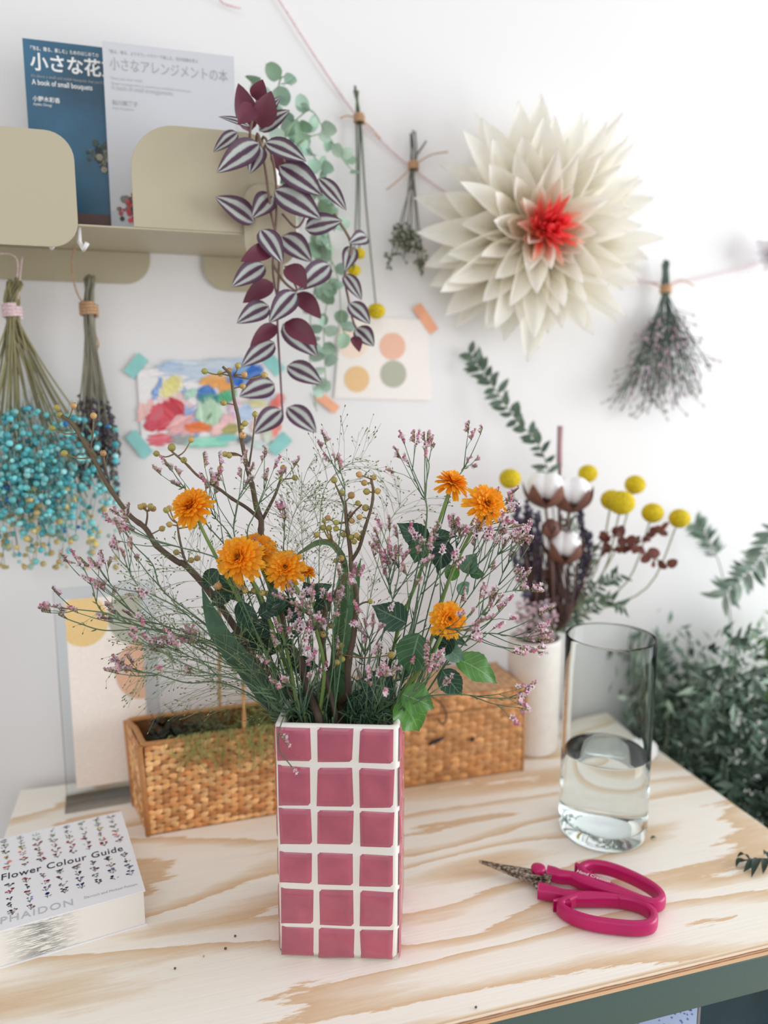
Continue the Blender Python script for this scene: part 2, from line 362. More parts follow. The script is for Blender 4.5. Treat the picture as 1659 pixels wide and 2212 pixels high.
mb = MB(); mb.box((.4748, .545, -.3845), (.4775, .75, -.056)); mb.build('side_edge', 'grey_edge', b2, smooth=False)
mb = MB()
for i in range(26):
    x = r.uniform(.37, .396); z = r.uniform(-.12, -.062); mb.quadpts([(x, .5447, z), (x + .0018, .5447, z + .0006), (x + .002, .5447, z + .002), (x + .0004, .5447, z + .0016)])
mb.build('dash_print', 'grey_edge', b1, smooth=False)
lowbox('storage_crate', (.480, .56, -.3845), (.618, .78, -.056), 'dark_teal', 'dark teal crate at the right end under the bench', 'crate')

# ------------------------------------------------------------------ tile vase
VH, VW = .218, .1055; VR = Matrix.Rotation(-YAW - math.radians(3.2), 3, 'Z')
def vloc(x, y, z): return VC + VR @ V((x, y, z))
vase = thing('tiled_vase', VC, 'tall square vase of pink tiles with white grout, centre of the bench', 'vase')
def rsq(h, rad, z, n=5):
    out = []
    for cx, cy, a0 in ((h - rad, h - rad, 0), (-h + rad, h - rad, 90), (-h + rad, -h + rad, 180), (h - rad, -h + rad, 270)):
        for i in range(n + 1):
            a = math.radians(a0 + 90 * i / n); out.append(vloc(cx + rad * math.cos(a), cy + rad * math.sin(a), z))
    return out
mb = MB(); hw = VW / 2
rings = [rsq(hw - .006, .004, .0), rsq(hw - .002, .006, .0012), rsq(hw, .006, .006)] + [rsq(hw, .006, VH * k / 6) for k in range(1, 6)] + [rsq(hw, .006, VH - .003), rsq(hw - .0012, .006, VH - .0006), rsq(hw - .003, .005, VH), rsq(hw - .0055, .004, VH - .0012), rsq(hw - .0065, .004, VH - .005), rsq(hw - .0065, .004, .012)]
for q in rings: mb.v += q
n = len(rings[0])
for j in range(len(rings) - 1):
    for i in range(n): mb.face((j * n + i, j * n + (i + 1) % n, (j + 1) * n + (i + 1) % n, (j + 1) * n + i))
mb.face(list(range(n))[::-1]); mb.face([(len(rings) - 1) * n + i for i in range(n)])
cols = [(.02, .292), (.335, .632), (.678, .955)]; rows = [(.012, .152), (.172, .338), (.352, .500), (.533, .671), (.690, .848), (.862, .992)]
r = random.Random(11)
for fc in range(4):
    FR = Matrix.Rotation(fc * math.pi / 2, 3, 'Z')
    for (u0, u1) in cols:
        for (v0, v1) in rows:
            cs = [(u + r.uniform(-.008, .008), v + r.uniform(-.004, .004)) for u, v in ((u0, v1), (u1, v1), (u1, v0), (u0, v0))]
            def fn(a, b, cs=cs):
                q = [cs[0][k] * (1 - a) * (1 - b) + cs[1][k] * a * (1 - b) + cs[2][k] * a * b + cs[3][k] * (1 - a) * b for k in (0, 1)]
                e = min(1, min(a, 1 - a) * 7); g = min(1, min(b, 1 - b) * 7)
                h = .0019 * (1 - (1 - e) ** 2.2) ** .7 * (1 - (1 - g) ** 2.2) ** .7 - .0002
                p = FR @ V(((q[0] - .5) * VW, -hw - h, 0)); return vloc(p.x, p.y, VH * (1 - q[1]))
            mb.grid(fn, 12, 12, mat=1)
mb.build('vase_body', ['white_ceramic', 'pink_glaze'], vase)

# ------------------------------------------------------------------ bouquet helpers
def stem_path(guide, d0, d1, mx=None, my=None, rr=random):
    """runs from inside the vase, over the mouth, along the guide"""
    x0 = guide[0][0]; mx = max(-.036, min(.036, (x0 - 737) * .00036)) if mx is None else mx
    my = rr.uniform(-.03, .03) if my is None else my
    pts = [vloc(mx * .45, my * .6, .06), vloc(mx * .9, my, VH - .012)]
    N = len(guide)
    for i, (x, y) in enumerate(guide):
        t = (i + 1) / N; pts.append(B(x, y, d0 * (1 - t) * .3 + d0 * 0 + (my * (1 - t)) + d1 * t))
    return smooth(pts, 5)
OR1, OR2 = (250, 152, 14), (255, 192, 40)
def bloom(parent, c, nrm, R, rr, name='bloom'):
    c = V(c); n = V(nrm).normalized(); a = n.orthogonal().normalized(); b = n.cross(a); mb = MB()
    for (cnt, el, L, w, lift) in ((10, 78, .34, .16, .42), (16, 66, .48, .17, .36), (22, 52, .62, .18, .3), (26, 38, .78, .19, .24), (28, 22, .92, .2, .16), (22, 4, 1.04, .24, .08), (15, -14, 1.16, .27, .02)):
        for i in range(cnt):
            q = 2 * math.pi * (i + rr.uniform(-.35, .35)) / cnt; e = math.radians(el + rr.uniform(-9, 9)); LL = L * R * rr.uniform(.86, 1.1)
            rad = a * math.cos(q) + b * math.sin(q); d = rad * math.cos(e) + n * math.sin(e)
            p0 = c + n * (lift * R * .55) + rad * (.1 * R); tip = p0 + d * LL - n * (.12 * LL if el < 10 else 0)
            up = n * math.cos(e) - rad * math.sin(e)
            c1 = jit(mixc(OR1, OR2, rr.random() * .5), rr, .05); c2 = jit(mixc(OR1, OR2, .4 + rr.random() * .6), rr, .04)
            w2 = w * R; sd = up.cross(d).normalized()
            m1 = p0.lerp(tip, .45) + up * (.05 * LL); m2 = p0.lerp(tip, .85) + up * (.02 * LL); bi = len(mb.v)
            mb.v += [p0 - sd * w2 * .18, p0 + sd * w2 * .18, m1 - sd * w2 * .5 + up * w2 * .18, m1, m1 + sd * w2 * .5 + up * w2 * .18, m2 - sd * w2 * .5 + up * w2 * .1, m2, m2 + sd * w2 * .5 + up * w2 * .1, tip - sd * w2 * .26, p0.lerp(tip, .93), tip + sd * w2 * .26]
            for f, cc in (((0, 1, 3), c1), ((0, 3, 2), c1), ((1, 4, 3), c1), ((2, 3, 6, 5), mixc(c1, c2, .6)), ((3, 4, 7, 6), mixc(c1, c2, .6)), ((5, 6, 9, 8), c2), ((6, 7, 10, 9), c2)): mb.face([bi + k for k in f], cc)
    o = mb.build(name, 'petal', parent)
    mb = MB(); mb.ball(c + n * .0005, (R * .24, R * .24, R * .2), (96, 132, 70), 10, 6, n)
    for i in range(11):
        q = 2 * math.pi * i / 11; rad = a * math.cos(q) + b * math.sin(q); mb.leaf(c + rad * R * .12, c + rad * R * .5 - n * (R * .12), R * .2, n, .05, .1, 4, 2, col=(86, 124, 66))
    mb.build('calyx', 'plant', o)
    return o
LEAFG = [(46, 84, 58), (56, 96, 60), (70, 118, 66), (40, 74, 56)]
def green_leaf(parent, base, tip, w, d=0, d2=None, col=None, rr=random, serr=.12, bulge=.1, fold=.12, tilt=None, wave=.05, nl=18):
    p = B(*base, d); q = B(*tip, d if d2 is None else d2)
    n = TOCAM(p) + V((0, 0, .35)) + rvec(rr) * .45 if tilt is None else V(tilt)
    mb = MB(); mb.leaf(p, q, w * (p - CAM).length / FP * .97, n, bulge, fold, nl, 6, .72, serr, col or rr.choice(LEAFG), wave=wave)
    return mb.build('leaf', 'veined_leaf', parent)

# ------------------------------------------------------------------ yellow flowers in the vase
R0 = random.Random(5)
def yflower(label, px, dia, depth, face, guide, leaves=(), rstem=.0016, bud=False):
    c = B(px[0], px[1], depth); base = vloc(max(-.03, min(.03, (guide[0][0] - 737) * .0003)), 0, .06)
    t = thing('yellow_flower', base, label, 'flower')
    n = (RT * face[0] + UP * face[1] - FW * face[2]).normalized(); R = dia / 2 * (c - CAM).length / FP
    path = stem_path(guide, 0, depth, rr=R0); path = path[:-1]; end = c - n * (R * .1); k = path[-1]
    path = path + smooth([k, k.lerp(end, .55) - n * (R * .18), end], 3)[1:]
    mb = MB(); mb.tube(path, [.0021, rstem * .85], 7, (104, 126, 62), (140, 172, 96)); mb.build('stem', 'plant', t)
    bloom(t, c, n, R, R0)
    for lf in leaves: green_leaf(t, lf[0], lf[1], lf[2], lf[3], lf[3] + (lf[5] if len(lf) > 5 else 0), lf[4] if len(lf) > 4 else None, R0)
    return t
DK, MD, BR, VD = (40, 76, 58), (56, 98, 62), (84, 134, 62), (34, 58, 50)
yflower('double yellow flower, highest on the left side of the bouquet', (414, 1096), 78, .0, (-.25, .55, .8), [(628, 1520), (560, 1380), (500, 1265), (455, 1180), (428, 1125)], [((520, 1290), (470, 1240), 46, .01, DK), ((600, 1385), (488, 1372), 60, .01, VD, .02), ((515, 1300), (545, 1385), 44, 0, DK), ((500, 1275), (455, 1310), 40, .02, VD), ((470, 1230), (440, 1270), 34, .015, DK), ((560, 1390), (500, 1420), 44, .015, MD)])
yflower('large yellow flower, front of the overlapping left pair', (518, 1206), 92, -.015, (-.2, .35, .92), [(640, 1540), (620, 1450), (596, 1380), (565, 1290), (536, 1240)], [((600, 1330), (583, 1262), 40, -.01, DK), ((560, 1330), (610, 1300), 34, -.012, VD), ((590, 1370), (540, 1340), 38, .0, VD), ((605, 1400), (650, 1360), 36, .005, DK), ((615, 1440), (660, 1420), 34, .01, VD)])
yflower('yellow flower half hidden behind the large left bloom', (556, 1190), 78, .02, (.35, .45, .8), [(645, 1540), (625, 1430), (600, 1330), (572, 1240)], [((600, 1330), (640, 1290), 36, .02, VD), ((610, 1370), (575, 1420), 36, .02, DK), ((630, 1440), (690, 1440), 38, .025, VD)])
yflower('yellow flower just left of the vase centre', (617, 1228), 76, -.01, (.0, .4, .9), [(690, 1550), (700, 1440), (672, 1330), (640, 1270), (628, 1250)], [((655, 1315), (620, 1345), 34, 0, VD), ((672, 1290), (655, 1255), 30, .0, VD), ((676, 1290), (718, 1262), 34, 0, DK), ((680, 1300), (715, 1320), 42, .005, VD)])
yflower('small half open yellow bud beside the central bloom', (664, 1236), 34, .0, (.2, .9, .3), [(695, 1550), (700, 1430), (682, 1330), (668, 1260)], [])
yflower('yellow flower seen from the side, upper of the right pair', (976, 1046), 68, .01, (.28, .78, .45), [(815, 1550), (858, 1370), (895, 1270), (935, 1165), (966, 1075)], [((925, 1172), (857, 1130), 50, .01, DK), ((915, 1165), (895, 1218), 44, 0, MD), ((965, 1168), (945, 1236), 50, -.01, VD), ((930, 1165), (990, 1158), 30, .01, DK), ((940, 1168), (975, 1215), 40, -.005, VD)])
yflower('yellow flower facing forward at the far right of the bouquet', (1050, 1090), 80, -.005, (.25, .3, .95), [(850, 1550), (925, 1400), (960, 1280), (1000, 1185), (1034, 1125)], [((1000, 1236), (1030, 1194), 40, 0, (92, 128, 104)), ((1015, 1240), (1048, 1242), 28, 0, MD), ((985, 1252), (962, 1215), 30, 0, BR), ((990, 1262), (1010, 1285), 34, 0, (110, 146, 124))])
yflower('yellow flower low on the right, above the wicker box', (968, 1338), 74, -.03, (.2, .25, .95), [(835, 1550), (880, 1480), (930, 1420), (958, 1365)],
        [((878, 1345), (803, 1308), 62, -.02, DK), ((905, 1368), (882, 1458), 74, -.025, MD), ((975, 1375), (955, 1420), 40, -.02, VD), ((985, 1422), (1074, 1476), 60, -.02, BR), ((954, 1446), (998, 1503), 50, -.02, DK), ((866, 1508), (905, 1580), 84, -.03, (84, 140, 52)), ((868, 1500), (938, 1530), 66, -.035, BR), ((850, 1490), (770, 1470), 66, -.01, VD), ((790, 1490), (760, 1550), 46, -.01, VD), ((935, 1370), (1010, 1395), 40, -.015, DK), ((960, 1395), (1005, 1430), 36, -.02, (104, 140, 118))])

# ------------------------------------------------------------------ berry branches
def berries(t, pts, depthf, rr, twigs):
    for (x, y, s) in pts:
        d = depthf(x, y) + rr.uniform(-.008, .008); p = B(x, y, d); R = s * .5 * (p - CAM).length / FP
        best = min(twigs, key=lambda q: (q - p).length + (.02 if q.z > p.z else 0))
        dr = (p - best).normalized()
        mb = MB(); mid = best.lerp(p, .5) + UP * -.003 * (1 if (p - best).length > .015 else 0)
        L = smooth([best, mid, p], 3); mb.tube(L, [.0008, .0006], 5, (124, 96, 68), (138, 128, 76)); mb.build('twig', 'bark', t)
        mb = MB(); c = mixc((164, 160, 82), (196, 152, 98), rr.random() ** 1.6); mb.ball(p, (R, R, R * 1.02), jit(c, rr, .08), 12, 8, dr); mb.ball(p + dr * R * .98, (R * .2, R * .2, R * .2), (96, 70, 48), 6, 4, dr)
        mb.build('berry', 'berry', t)
def branch(label, mains, bers, dep, size=13, rbase=.0036):
    """mains: list of (guide, from_vase, r0, r1); dep: depth of tips"""
    rr = random.Random(len(label)); t = thing('berry_branch', vloc(0, 0, .06), label, 'branch'); nodes = []
    df = lambda x, y: dep * max(0, min(1, (1450 - y) / 500))
    for g, fv, r0, r1 in mains:
        if fv: pts = stem_path(g, 0, 0, rr=rr); pts = pts[:6] + smooth([pts[6]] + [B(x, y, df(x, y)) for x, y in g[1:]], 5)
        else: pts = smooth([B(x, y, df(x, y)) for x, y in g], 5)
        mb = MB(); N = len(pts); R = [(r0 + (r1 - r0) * i / (N - 1)) * (1.18 if i % 7 == 3 and i > 8 else 1) for i in range(N)]
        mb.tube(pts, R, 8, (78, 62, 52), (126, 106, 76) if r1 < .0012 else (104, 88, 64)); mb.build('woody_stem', 'bark', t)
        nodes += [p for p in pts if p.z > VH + .04]
    berries(t, [(x, y, s[0] if s else size) for x, y, *s in bers], df, rr, nodes); return t
branch('berry branch sweeping far out to the upper left', [([(640, 1550), (560, 1430), (470, 1300), (405, 1225), (381, 1212), (338, 1178), (314, 1141), (277, 1110), (230, 1043), (194, 975), (155, 915), (133, 898)], True, .0036, .0016),
        ([(314, 1141), (318, 1118), (318, 1105)], False, .001, .0008), ([(405, 1225), (395, 1195), (387, 1160), (383, 1130)], False, .0013, .0009), ([(194, 975), (200, 940), (202, 910)], False, .001, .0008), ([(236, 1045), (228, 1010), (224, 985)], False, .001, .0008)],
       [(123, 881), (128, 896), (113, 925), (159, 876), (202, 898), (139, 979), (223, 979), (304, 1095), (311, 1093), (331, 1099), (325, 1094), (359, 1102), (366, 1098), (366, 1133), (350, 1142), (419, 1136), (381, 1193), (413, 1210), (426, 1206)], .07)
branch('tallest berry branch rising left of centre to the drawing', [([(682, 1565), (663, 1486), (648, 1427), (620, 1380), (600, 1300), (575, 1220), (564, 1160), (564, 1124), (553, 1091), (546, 1054), (536, 1018), (529, 988), (521, 945), (514, 898), (505, 859), (498, 812), (481, 792)], True, .004, .0012),
        ([(564, 1124), (533, 1097), (501, 1077), (469, 1053), (429, 1029), (402, 1002), (371, 975)], False, .0018, .001), ([(566, 1124), (592, 1074), (602, 1048), (611, 1018)], False, .0016, .001), ([(536, 1018), (545, 960), (551, 905)], False, .001, .0007), ([(529, 990), (510, 980), (492, 978)], False, .0009, .0007), ([(505, 812), (512, 800)], False, .0008, .0006)],
       [(442, 802), (476, 807), (495, 801), (514, 790), (528, 809), (524, 834), (571, 810), (483, 870), (529, 915), (521, 923), (524, 940, 15), (551, 895), (486, 981), (495, 984), (476, 1012), (612, 1011, 14), (637, 1032), (338, 980), (371, 967, 17), (397, 994, 14), (413, 950), (607, 1035, 9)], .05)
branch('berry branch with dense clusters just right of centre', [([(728, 1565), (751, 1496), (751, 1432), (762, 1385), (769, 1321), (769, 1274), (760, 1240), (757, 1193), (750, 1139), (745, 1085)], True, .0036, .0016),
        ([(757, 1215), (776, 1183), (789, 1139), (803, 1092), (806, 1058), (802, 1035)], False, .0018, .0011), ([(745, 1225), (730, 1190), (718, 1168)], False, .0013, .0009), ([(745, 1095), (733, 1065), (726, 1050)], False, .001, .0008), ([(752, 1125), (766, 1105), (782, 1090)], False, .001, .0008), ([(770, 1310), (785, 1302), (796, 1300)], False, .001, .0008)],
       [(722, 1037, 15), (738, 1065, 15), (759, 1070, 16), (776, 1025, 14), (787, 1043, 14), (792, 1062, 15), (808, 1031), (816, 1061, 14), (773, 1087), (790, 1097, 16), (777, 1117), (760, 1125), (708, 1119), (726, 1129), (698, 1140), (711, 1141), (726, 1142), (685, 1155), (712, 1159), (784, 1151), (770, 1157), (759, 1160), (776, 1162), (765, 1170), (726, 1211, 12), (737, 1206, 14), (800, 1299, 12), (742, 1155), (700, 1126, 10)], .02)
branch('short berry branch half hidden in the middle of the bouquet', [([(721, 1563), (705, 1459), (698, 1338), (728, 1277), (748, 1237)], True, .003, .0013), ([(700, 1380), (684, 1370), (684, 1362)], False, .001, .0008), ([(706, 1450), (725, 1425), (734, 1405)], False, .0012, .0009), ([(690, 1340), (600, 1290), (540, 1280)], False, .0012, .0009)],
       [(684, 1355, 15), (716, 1351, 14), (698, 1370, 16), (733, 1399, 14), (738, 1394, 12), (734, 1413, 15), (728, 1431, 13), (739, 1424, 14), (471, 1266, 17), (530, 1275, 14), (549, 1277, 13), (567, 1281, 14), (577, 1282, 13), (520, 1269, 12), (845, 1415, 16)], -.02)

# ------------------------------------------------------------------ pink sea lavender sprays
def floret(mb, p, d, s, rr, bud=False):
    a = d.orthogonal().normalized(); b = d.cross(a); c1 = jit((196, 186, 150) if rr.random() < .5 else (190, 160, 146), rr, .12)
    c2 = jit((232, 180, 202) if bud else mixc((244, 204, 222), (254, 246, 249), rr.random()), rr, .05); i0 = len(mb.v); q0 = rr.random() * 6
    rings = ((0, .16), (.5, .26), (.8, .36)) if bud else ((0, .14), (.55, .24), (.95, .62))
    for h, w in rings:
        for k in range(10 if h > .9 else 5):
            q = q0 + 2 * math.pi * k / (10 if h > .9 else 5); ww = w * (1 if h < .9 or k % 2 == 0 else .55)
            mb.v.append(p + d * (h * s * (1 if ww > .4 or h < .9 else .93)) + (a * math.cos(q) + b * math.sin(q)) * (ww * s))
    for k in range(5):
        mb.face((i0 + k, i0 + (k + 1) % 5, i0 + 5 + (k + 1) % 5, i0 + 5 + k), c1)
        if bud: mb.face((i0 + 5 + k, i0 + 5 + (k + 1) % 5, i0 + 10 + (k + 1) % 5, i0 + 10 + k), c2)
        else:
            e = i0 + 10; mb.face((i0 + 5 + k, e + (2 * k - 1) % 10, e + 2 * k, e + (2 * k + 1) % 10), c2); mb.face((i0 + 5 + k, e + (2 * k + 1) % 10, i0 + 5 + (k + 1) % 5), c2)
    if bud: mb.face([i0 + 10 + k for k in range(5)], jit((216, 124, 160), rr))
def spike(t, p, d, L, rr, pinkness=1.0):
    mb = MB(); side = (UP * .5 + rvec(rr) * .8); side = (side - d * side.dot(d)).normalized(); sd2 = d.cross(side)
    tip = p + d * L + side * L * .08; mb.tube([p, p.lerp(tip, .5), tip], [.0005, .0003], 4, (108, 122, 88))
    n = max(3, int(L / .0021))
    for i in range(n):
        k = (i + .5) / n; q = p.lerp(tip, k); dd = (d * .7 + side * .8 + sd2 * rr.uniform(-.7, .7)).normalized()
        floret(mb, q, dd, rr.uniform(.0046, .0066) * (1 - .35 * k), rr, rr.random() < .2 + .5 * k * (2 - pinkness))
    mb.build('flower_spike', 'petal', t)
def spray(label, guide, depth, nsp=8, seed=0, pink=1.0, spread=1.0, over=None):
    rr = random.Random(seed * 7 + 1); t = thing('pink_flower_spray', vloc(0, 0, .06), label, 'flower spray', 'pink filler flowers in the tile vase')
    path = over or stem_path(guide, 0, depth, rr=rr); mb = MB(); G = (74, 104, 82); G2 = (112, 138, 104)
    mb.tube(path, [.0009, .0005], 5, G, G2); ends = [(path[-1], (path[-1] - path[-2]).normalized())]; total = sum((path[i + 1] - path[i]).length for i in range(len(path) - 1))
    for i in range(nsp - 1):
        tt = rr.uniform(.55, .97) if i % 3 else rr.uniform(.86, .98); p, d = at(path, tt)
        sd = rvec(rr); sd = (sd - d * sd.dot(d)).normalized(); q = (d * 1.0 + sd * rr.uniform(.45, .8) * spread + UP * .12).normalized(); L = min(.042, .006 + (1 - tt) * total * rr.uniform(.35, .6)) * spread
        pp = smooth([p, p + q * L * .5 + d * L * .05, p + q * L * .9 + (d + UP * .5) * L * .16], 3); mb.tube(pp, [.00055, .00035], 4, G, G2); ends.append((pp[-1], (pp[-1] - pp[-2]).normalized()))
        if rr.random() < .55:
            p2, d2 = at(pp, .55); q2 = (d2 + rvec(rr) * .6).normalized(); e = p2 + q2 * L * .45; mb.tube([p2, p2.lerp(e, .5) + UP * .001, e], [.0004, .0003], 4, G2); ends.append((e, q2))
    for i in range(8):                                                   # bracts
        p, d = at(path, rr.uniform(.35, .95)); e = p + (d + rvec(rr) * .6).normalized() * .006; mb.leaf(p, e, .0016, rvec(rr), .05, .1, 3, 2, col=(120, 128, 84))
    mb.build('stem', 'plant', t)
    for p, d in ends: spike(t, p, d, rr.uniform(.006, .014), rr, pink)
SPR = [
 ('pink filler spray reaching farthest left, upper of the two tips', [(600, 1530), (530, 1430), (471, 1392), (397, 1377), (309, 1355), (262, 1341), (232, 1325), (170, 1317), (140, 1314)], .0, 7),
 ('pink filler spray reaching farthest left, lower tip over the acrylic frame', [(600, 1535), (520, 1440), (437, 1389), (336, 1360), (228, 1362), (170, 1346), (140, 1335)], .01, 4),
 ('pink filler spray curving up beside the ochre circle of the framed print', [(605, 1530), (540, 1440), (471, 1392), (343, 1348), (299, 1335), (248, 1274), (218, 1232)], -.01, 8),
 ('pink filler spray with its tip above the top left corner of the acrylic frame', [(605, 1535), (550, 1450), (480, 1400), (330, 1360), (225, 1325), (198, 1264), (180, 1226)], .03, 7),
 ('pink filler spray crossing the grey circle of the framed print', [(610, 1530), (560, 1440), (454, 1372), (387, 1315), (309, 1274), (282, 1240), (270, 1210)], -.05, 7),
 ('pink filler spray below the long berry branch, tip beside its bend', [(615, 1530), (560, 1440), (420, 1330), (350, 1274), (330, 1220), (292, 1180), (264, 1142)], .0, 5),
 ('pink filler spray crossing the long berry branch on the left', [(620, 1520), (560, 1380), (500, 1250), (471, 1207), (380, 1180), (333, 1166), (292, 1150)], -.01, 6),
 ('lowest pink filler spray on the left, over the framed print', [(600, 1545), (540, 1500), (471, 1473), (404, 1475), (336, 1456), (290, 1450)], -.03, 6),
 ('pink filler spray low on the left in front of the pink print circle', [(602, 1535), (539, 1477), (437, 1450), (356, 1412), (326, 1391)], -.05, 7),
 ('pink filler spray with flat pale heads above the wicker basket handle', [(610, 1530), (560, 1480), (520, 1450), (421, 1423), (374, 1396)], -.03, 7),
 ('pink filler spray with pale heads just left of the broad grass blade', [(612, 1530), (560, 1470), (505, 1440), (460, 1412), (428, 1394)], -.02, 6),
 ('pink filler spray poking up just above the highest left yellow flower', [(620, 1500), (560, 1350), (505, 1207), (441, 1126), (404, 1061), (392, 1053)], .02, 5),
 ('pink filler spray rising right behind the highest left yellow flower', [(625, 1500), (575, 1330), (502, 1166), (461, 1112), (445, 1060)], .03, 6),
 ('pink filler spray leaning on the tall berry branch, left side', [(630, 1500), (560, 1300), (508, 1166), (510, 1102), (519, 1068), (532, 1050)], .02, 8),
 ('pink filler spray leaning on the tall berry branch, right side', [(640, 1500), (580, 1300), (535, 1166), (549, 1112), (569, 1062), (575, 1042)], .0, 5),
 ('thin pink filler spray upright between tall berry branch and grass haze', [(660, 1500), (640, 1350), (612, 1240), (614, 1160), (615, 1126)], .0, 4),
 ('pink filler spray upright inside the dense berry clusters', [(660, 1540), (700, 1400), (735, 1150), (745, 1060), (734, 1014)], .01, 4),
 ('pale filler spray upright left of the right flower pair, left tip', [(840, 1540), (880, 1330), (922, 1119), (907, 1061), (892, 1024), (884, 1004)], .01, 4),
 ('tallest pale filler spray, forked, left of the right flower pair', [(850, 1540), (900, 1300), (922, 1119), (917, 1068), (927, 1010), (923, 992)], .0, 3),
 ('pink filler spray showing above the upper right yellow flower', [(850, 1540), (910, 1300), (948, 1153), (978, 1051), (1000, 1016), (1006, 1004)], .03, 4),
 ('pink filler spray passing just under the right flower pair', [(870, 1540), (930, 1300), (975, 1160), (1020, 1140), (1068, 1131)], .01, 10),
 ('pink filler spray on the far right, tip against the dried lavender', [(870, 1540), (950, 1380), (1020, 1280), (1060, 1220), (1085, 1185)], .0, 11),
 ('pink filler spray on the far right, just below the one by the dried lavender', [(880, 1550), (990, 1390), (1060, 1300), (1090, 1230), (1104, 1208)], .03, 9),
 ('pink filler spray pointing right to the foot of the dried bouquet', [(880, 1550), (960, 1400), (1040, 1300), (1090, 1280), (1122, 1275)], .03, 9),
 ('pink filler spray pointing right over the white vase rim', [(880, 1550), (960, 1400), (1040, 1370), (1090, 1372), (1132, 1382)], -.03, 9),
 ('long low pink filler spray crossing the front of the wicker box', [(860, 1550), (900, 1510), (985, 1500), (1060, 1508), (1112, 1508)], -.05, 5),
 ('pink filler spray left of the dark upper right leaves', [(800, 1550), (820, 1400), (850, 1290), (862, 1230), (848, 1204)], -.02, 8),
 ('pink filler spray above the big veined leaf right of centre', [(790, 1550), (800, 1420), (850, 1330), (842, 1275), (836, 1245)], -.02, 10),
 ('pink filler spray upright in front of the dark upper right leaves', [(830, 1550), (880, 1380), (915, 1260), (925, 1195)], -.03, 9),
 ('pink filler spray upright between the dark leaves and the far right bloom', [(850, 1550), (930, 1350), (975, 1230), (990, 1164)], -.01, 9),
 ('pink filler spray upright under the far right yellow flower', [(860, 1550), (950, 1370), (1010, 1240), (1025, 1182)], -.01, 11),
 ('pink filler spray right of the low yellow flower', [(880, 1550), (960, 1440), (1020, 1370), (1052, 1314)], -.02, 10),
 ('pink filler spray above the vase middle, under the berry clusters', [(770, 1550), (785, 1470), (800, 1400), (790, 1358)], -.03, 9),
 ('pink filler spray low over the vase mouth, right of the middle', [(800, 1550), (815, 1500), (825, 1462)], -.05, 9),
 ('pink filler spray low on the right beside the bright serrated leaf', [(840, 1555), (880, 1510), (932, 1452)], -.05, 10),
 ('pink filler spray lying across the low yellow flower', [(860, 1550), (900, 1440), (950, 1362), (1002, 1362)], -.055, 7),
 ('pink filler spray in the middle below the central yellow flower', [(690, 1560), (685, 1460), (670, 1380), (688, 1352)], -.03, 9),
 ('pink filler spray left of the middle below the overlapping yellow pair', [(660, 1560), (640, 1450), (632, 1378)], -.03, 10),
 ('short pink filler spray at the left rim of the tile vase', [(655, 1565), (640, 1500), (626, 1478)], -.05, 8),
 ('pink filler spray between the central yellow flower and the dark stem', [(700, 1560), (720, 1430), (715, 1302)], -.02, 6),
 ('pink filler spray close in front of the right dark berry stem', [(720, 1560), (740, 1400), (760, 1244)], -.03, 6),
 ('pink filler spray arching left under the central yellow flower', [(690, 1560), (720, 1430), (690, 1340), (654, 1316)], -.04, 8),
]
for i, (lb, g, d, n) in enumerate(SPR): spray(lb, g, d, max(4, int(n * .95)), i)
ov = smooth([vloc(-.03, -.02, .1), vloc(-.04, -.03, VH - .01), vloc(-.0435, -.0465, VH + .006), B(603, 1580, -.062), B(604, 1620, -.062), B(630, 1656, -.06)], 4)
t = thing('pink_flower_spray', vloc(0, 0, .06), 'single thread with tiny flowers trailing over the front left vase rim', 'flower spray'); rr = random.Random(4)
mb = MB(); mb.tube(ov, .0005, 4, (96, 112, 70)); mb.build('stem', 'plant', t); spike(t, ov[-1], (ov[-1] - ov[-2]).normalized(), .005, rr); p, d = at(ov, .62); spike(t, p, (d + RT * .8).normalized(), .012, rr)

# ------------------------------------------------------------------ haze of fine panicle grass
def panicle(label, guide, depth, seed, L=.07, nodes=12, up=.25):
    rr = random.Random(seed); t = thing('panicle_grass', vloc(0, 0, .06), label, 'grass stem', 'fine grass stems in the tile vase'); path = stem_path(guide, 0, depth, rr=rr)
    mb = MB(); mb.tube(path, [.0006, .0003], 4, (120, 142, 104), (150, 162, 124)); mb.build('stem', 'plant', t); mb = MB(); C = (142, 160, 122)
    for k in range(nodes):
        tt = .42 + .56 * k / nodes; p, d = at(path, tt)
        for j in range(4):
            sd = rvec(rr); sd = (sd - d * sd.dot(d)).normalized(); q = (d * .6 + sd * .9 + UP * up).normalized(); l = L * rr.uniform(.5, 1.15) * (1 - .35 * k / nodes)
            pp = smooth([p, p + q * l * .5, p + q * l + sd * l * .1 - V((0, 0, l * .12))], 3); mb.tube(pp, .00017, 3, C)
            for m in range(4):
                p2, d2 = at(pp, rr.uniform(.35, 1)); e = p2 + (d2 + rvec(rr) * .6).normalized() * l * .22; mb.tube([p2, e], .00013, 3, C)
                mb.ball(e, (.0006, .0006, .0012), jit((126, 134, 88), rr), 5, 4, (e - p2).normalized())
    mb.build('panicle', 'plant', t, kind='stuff')
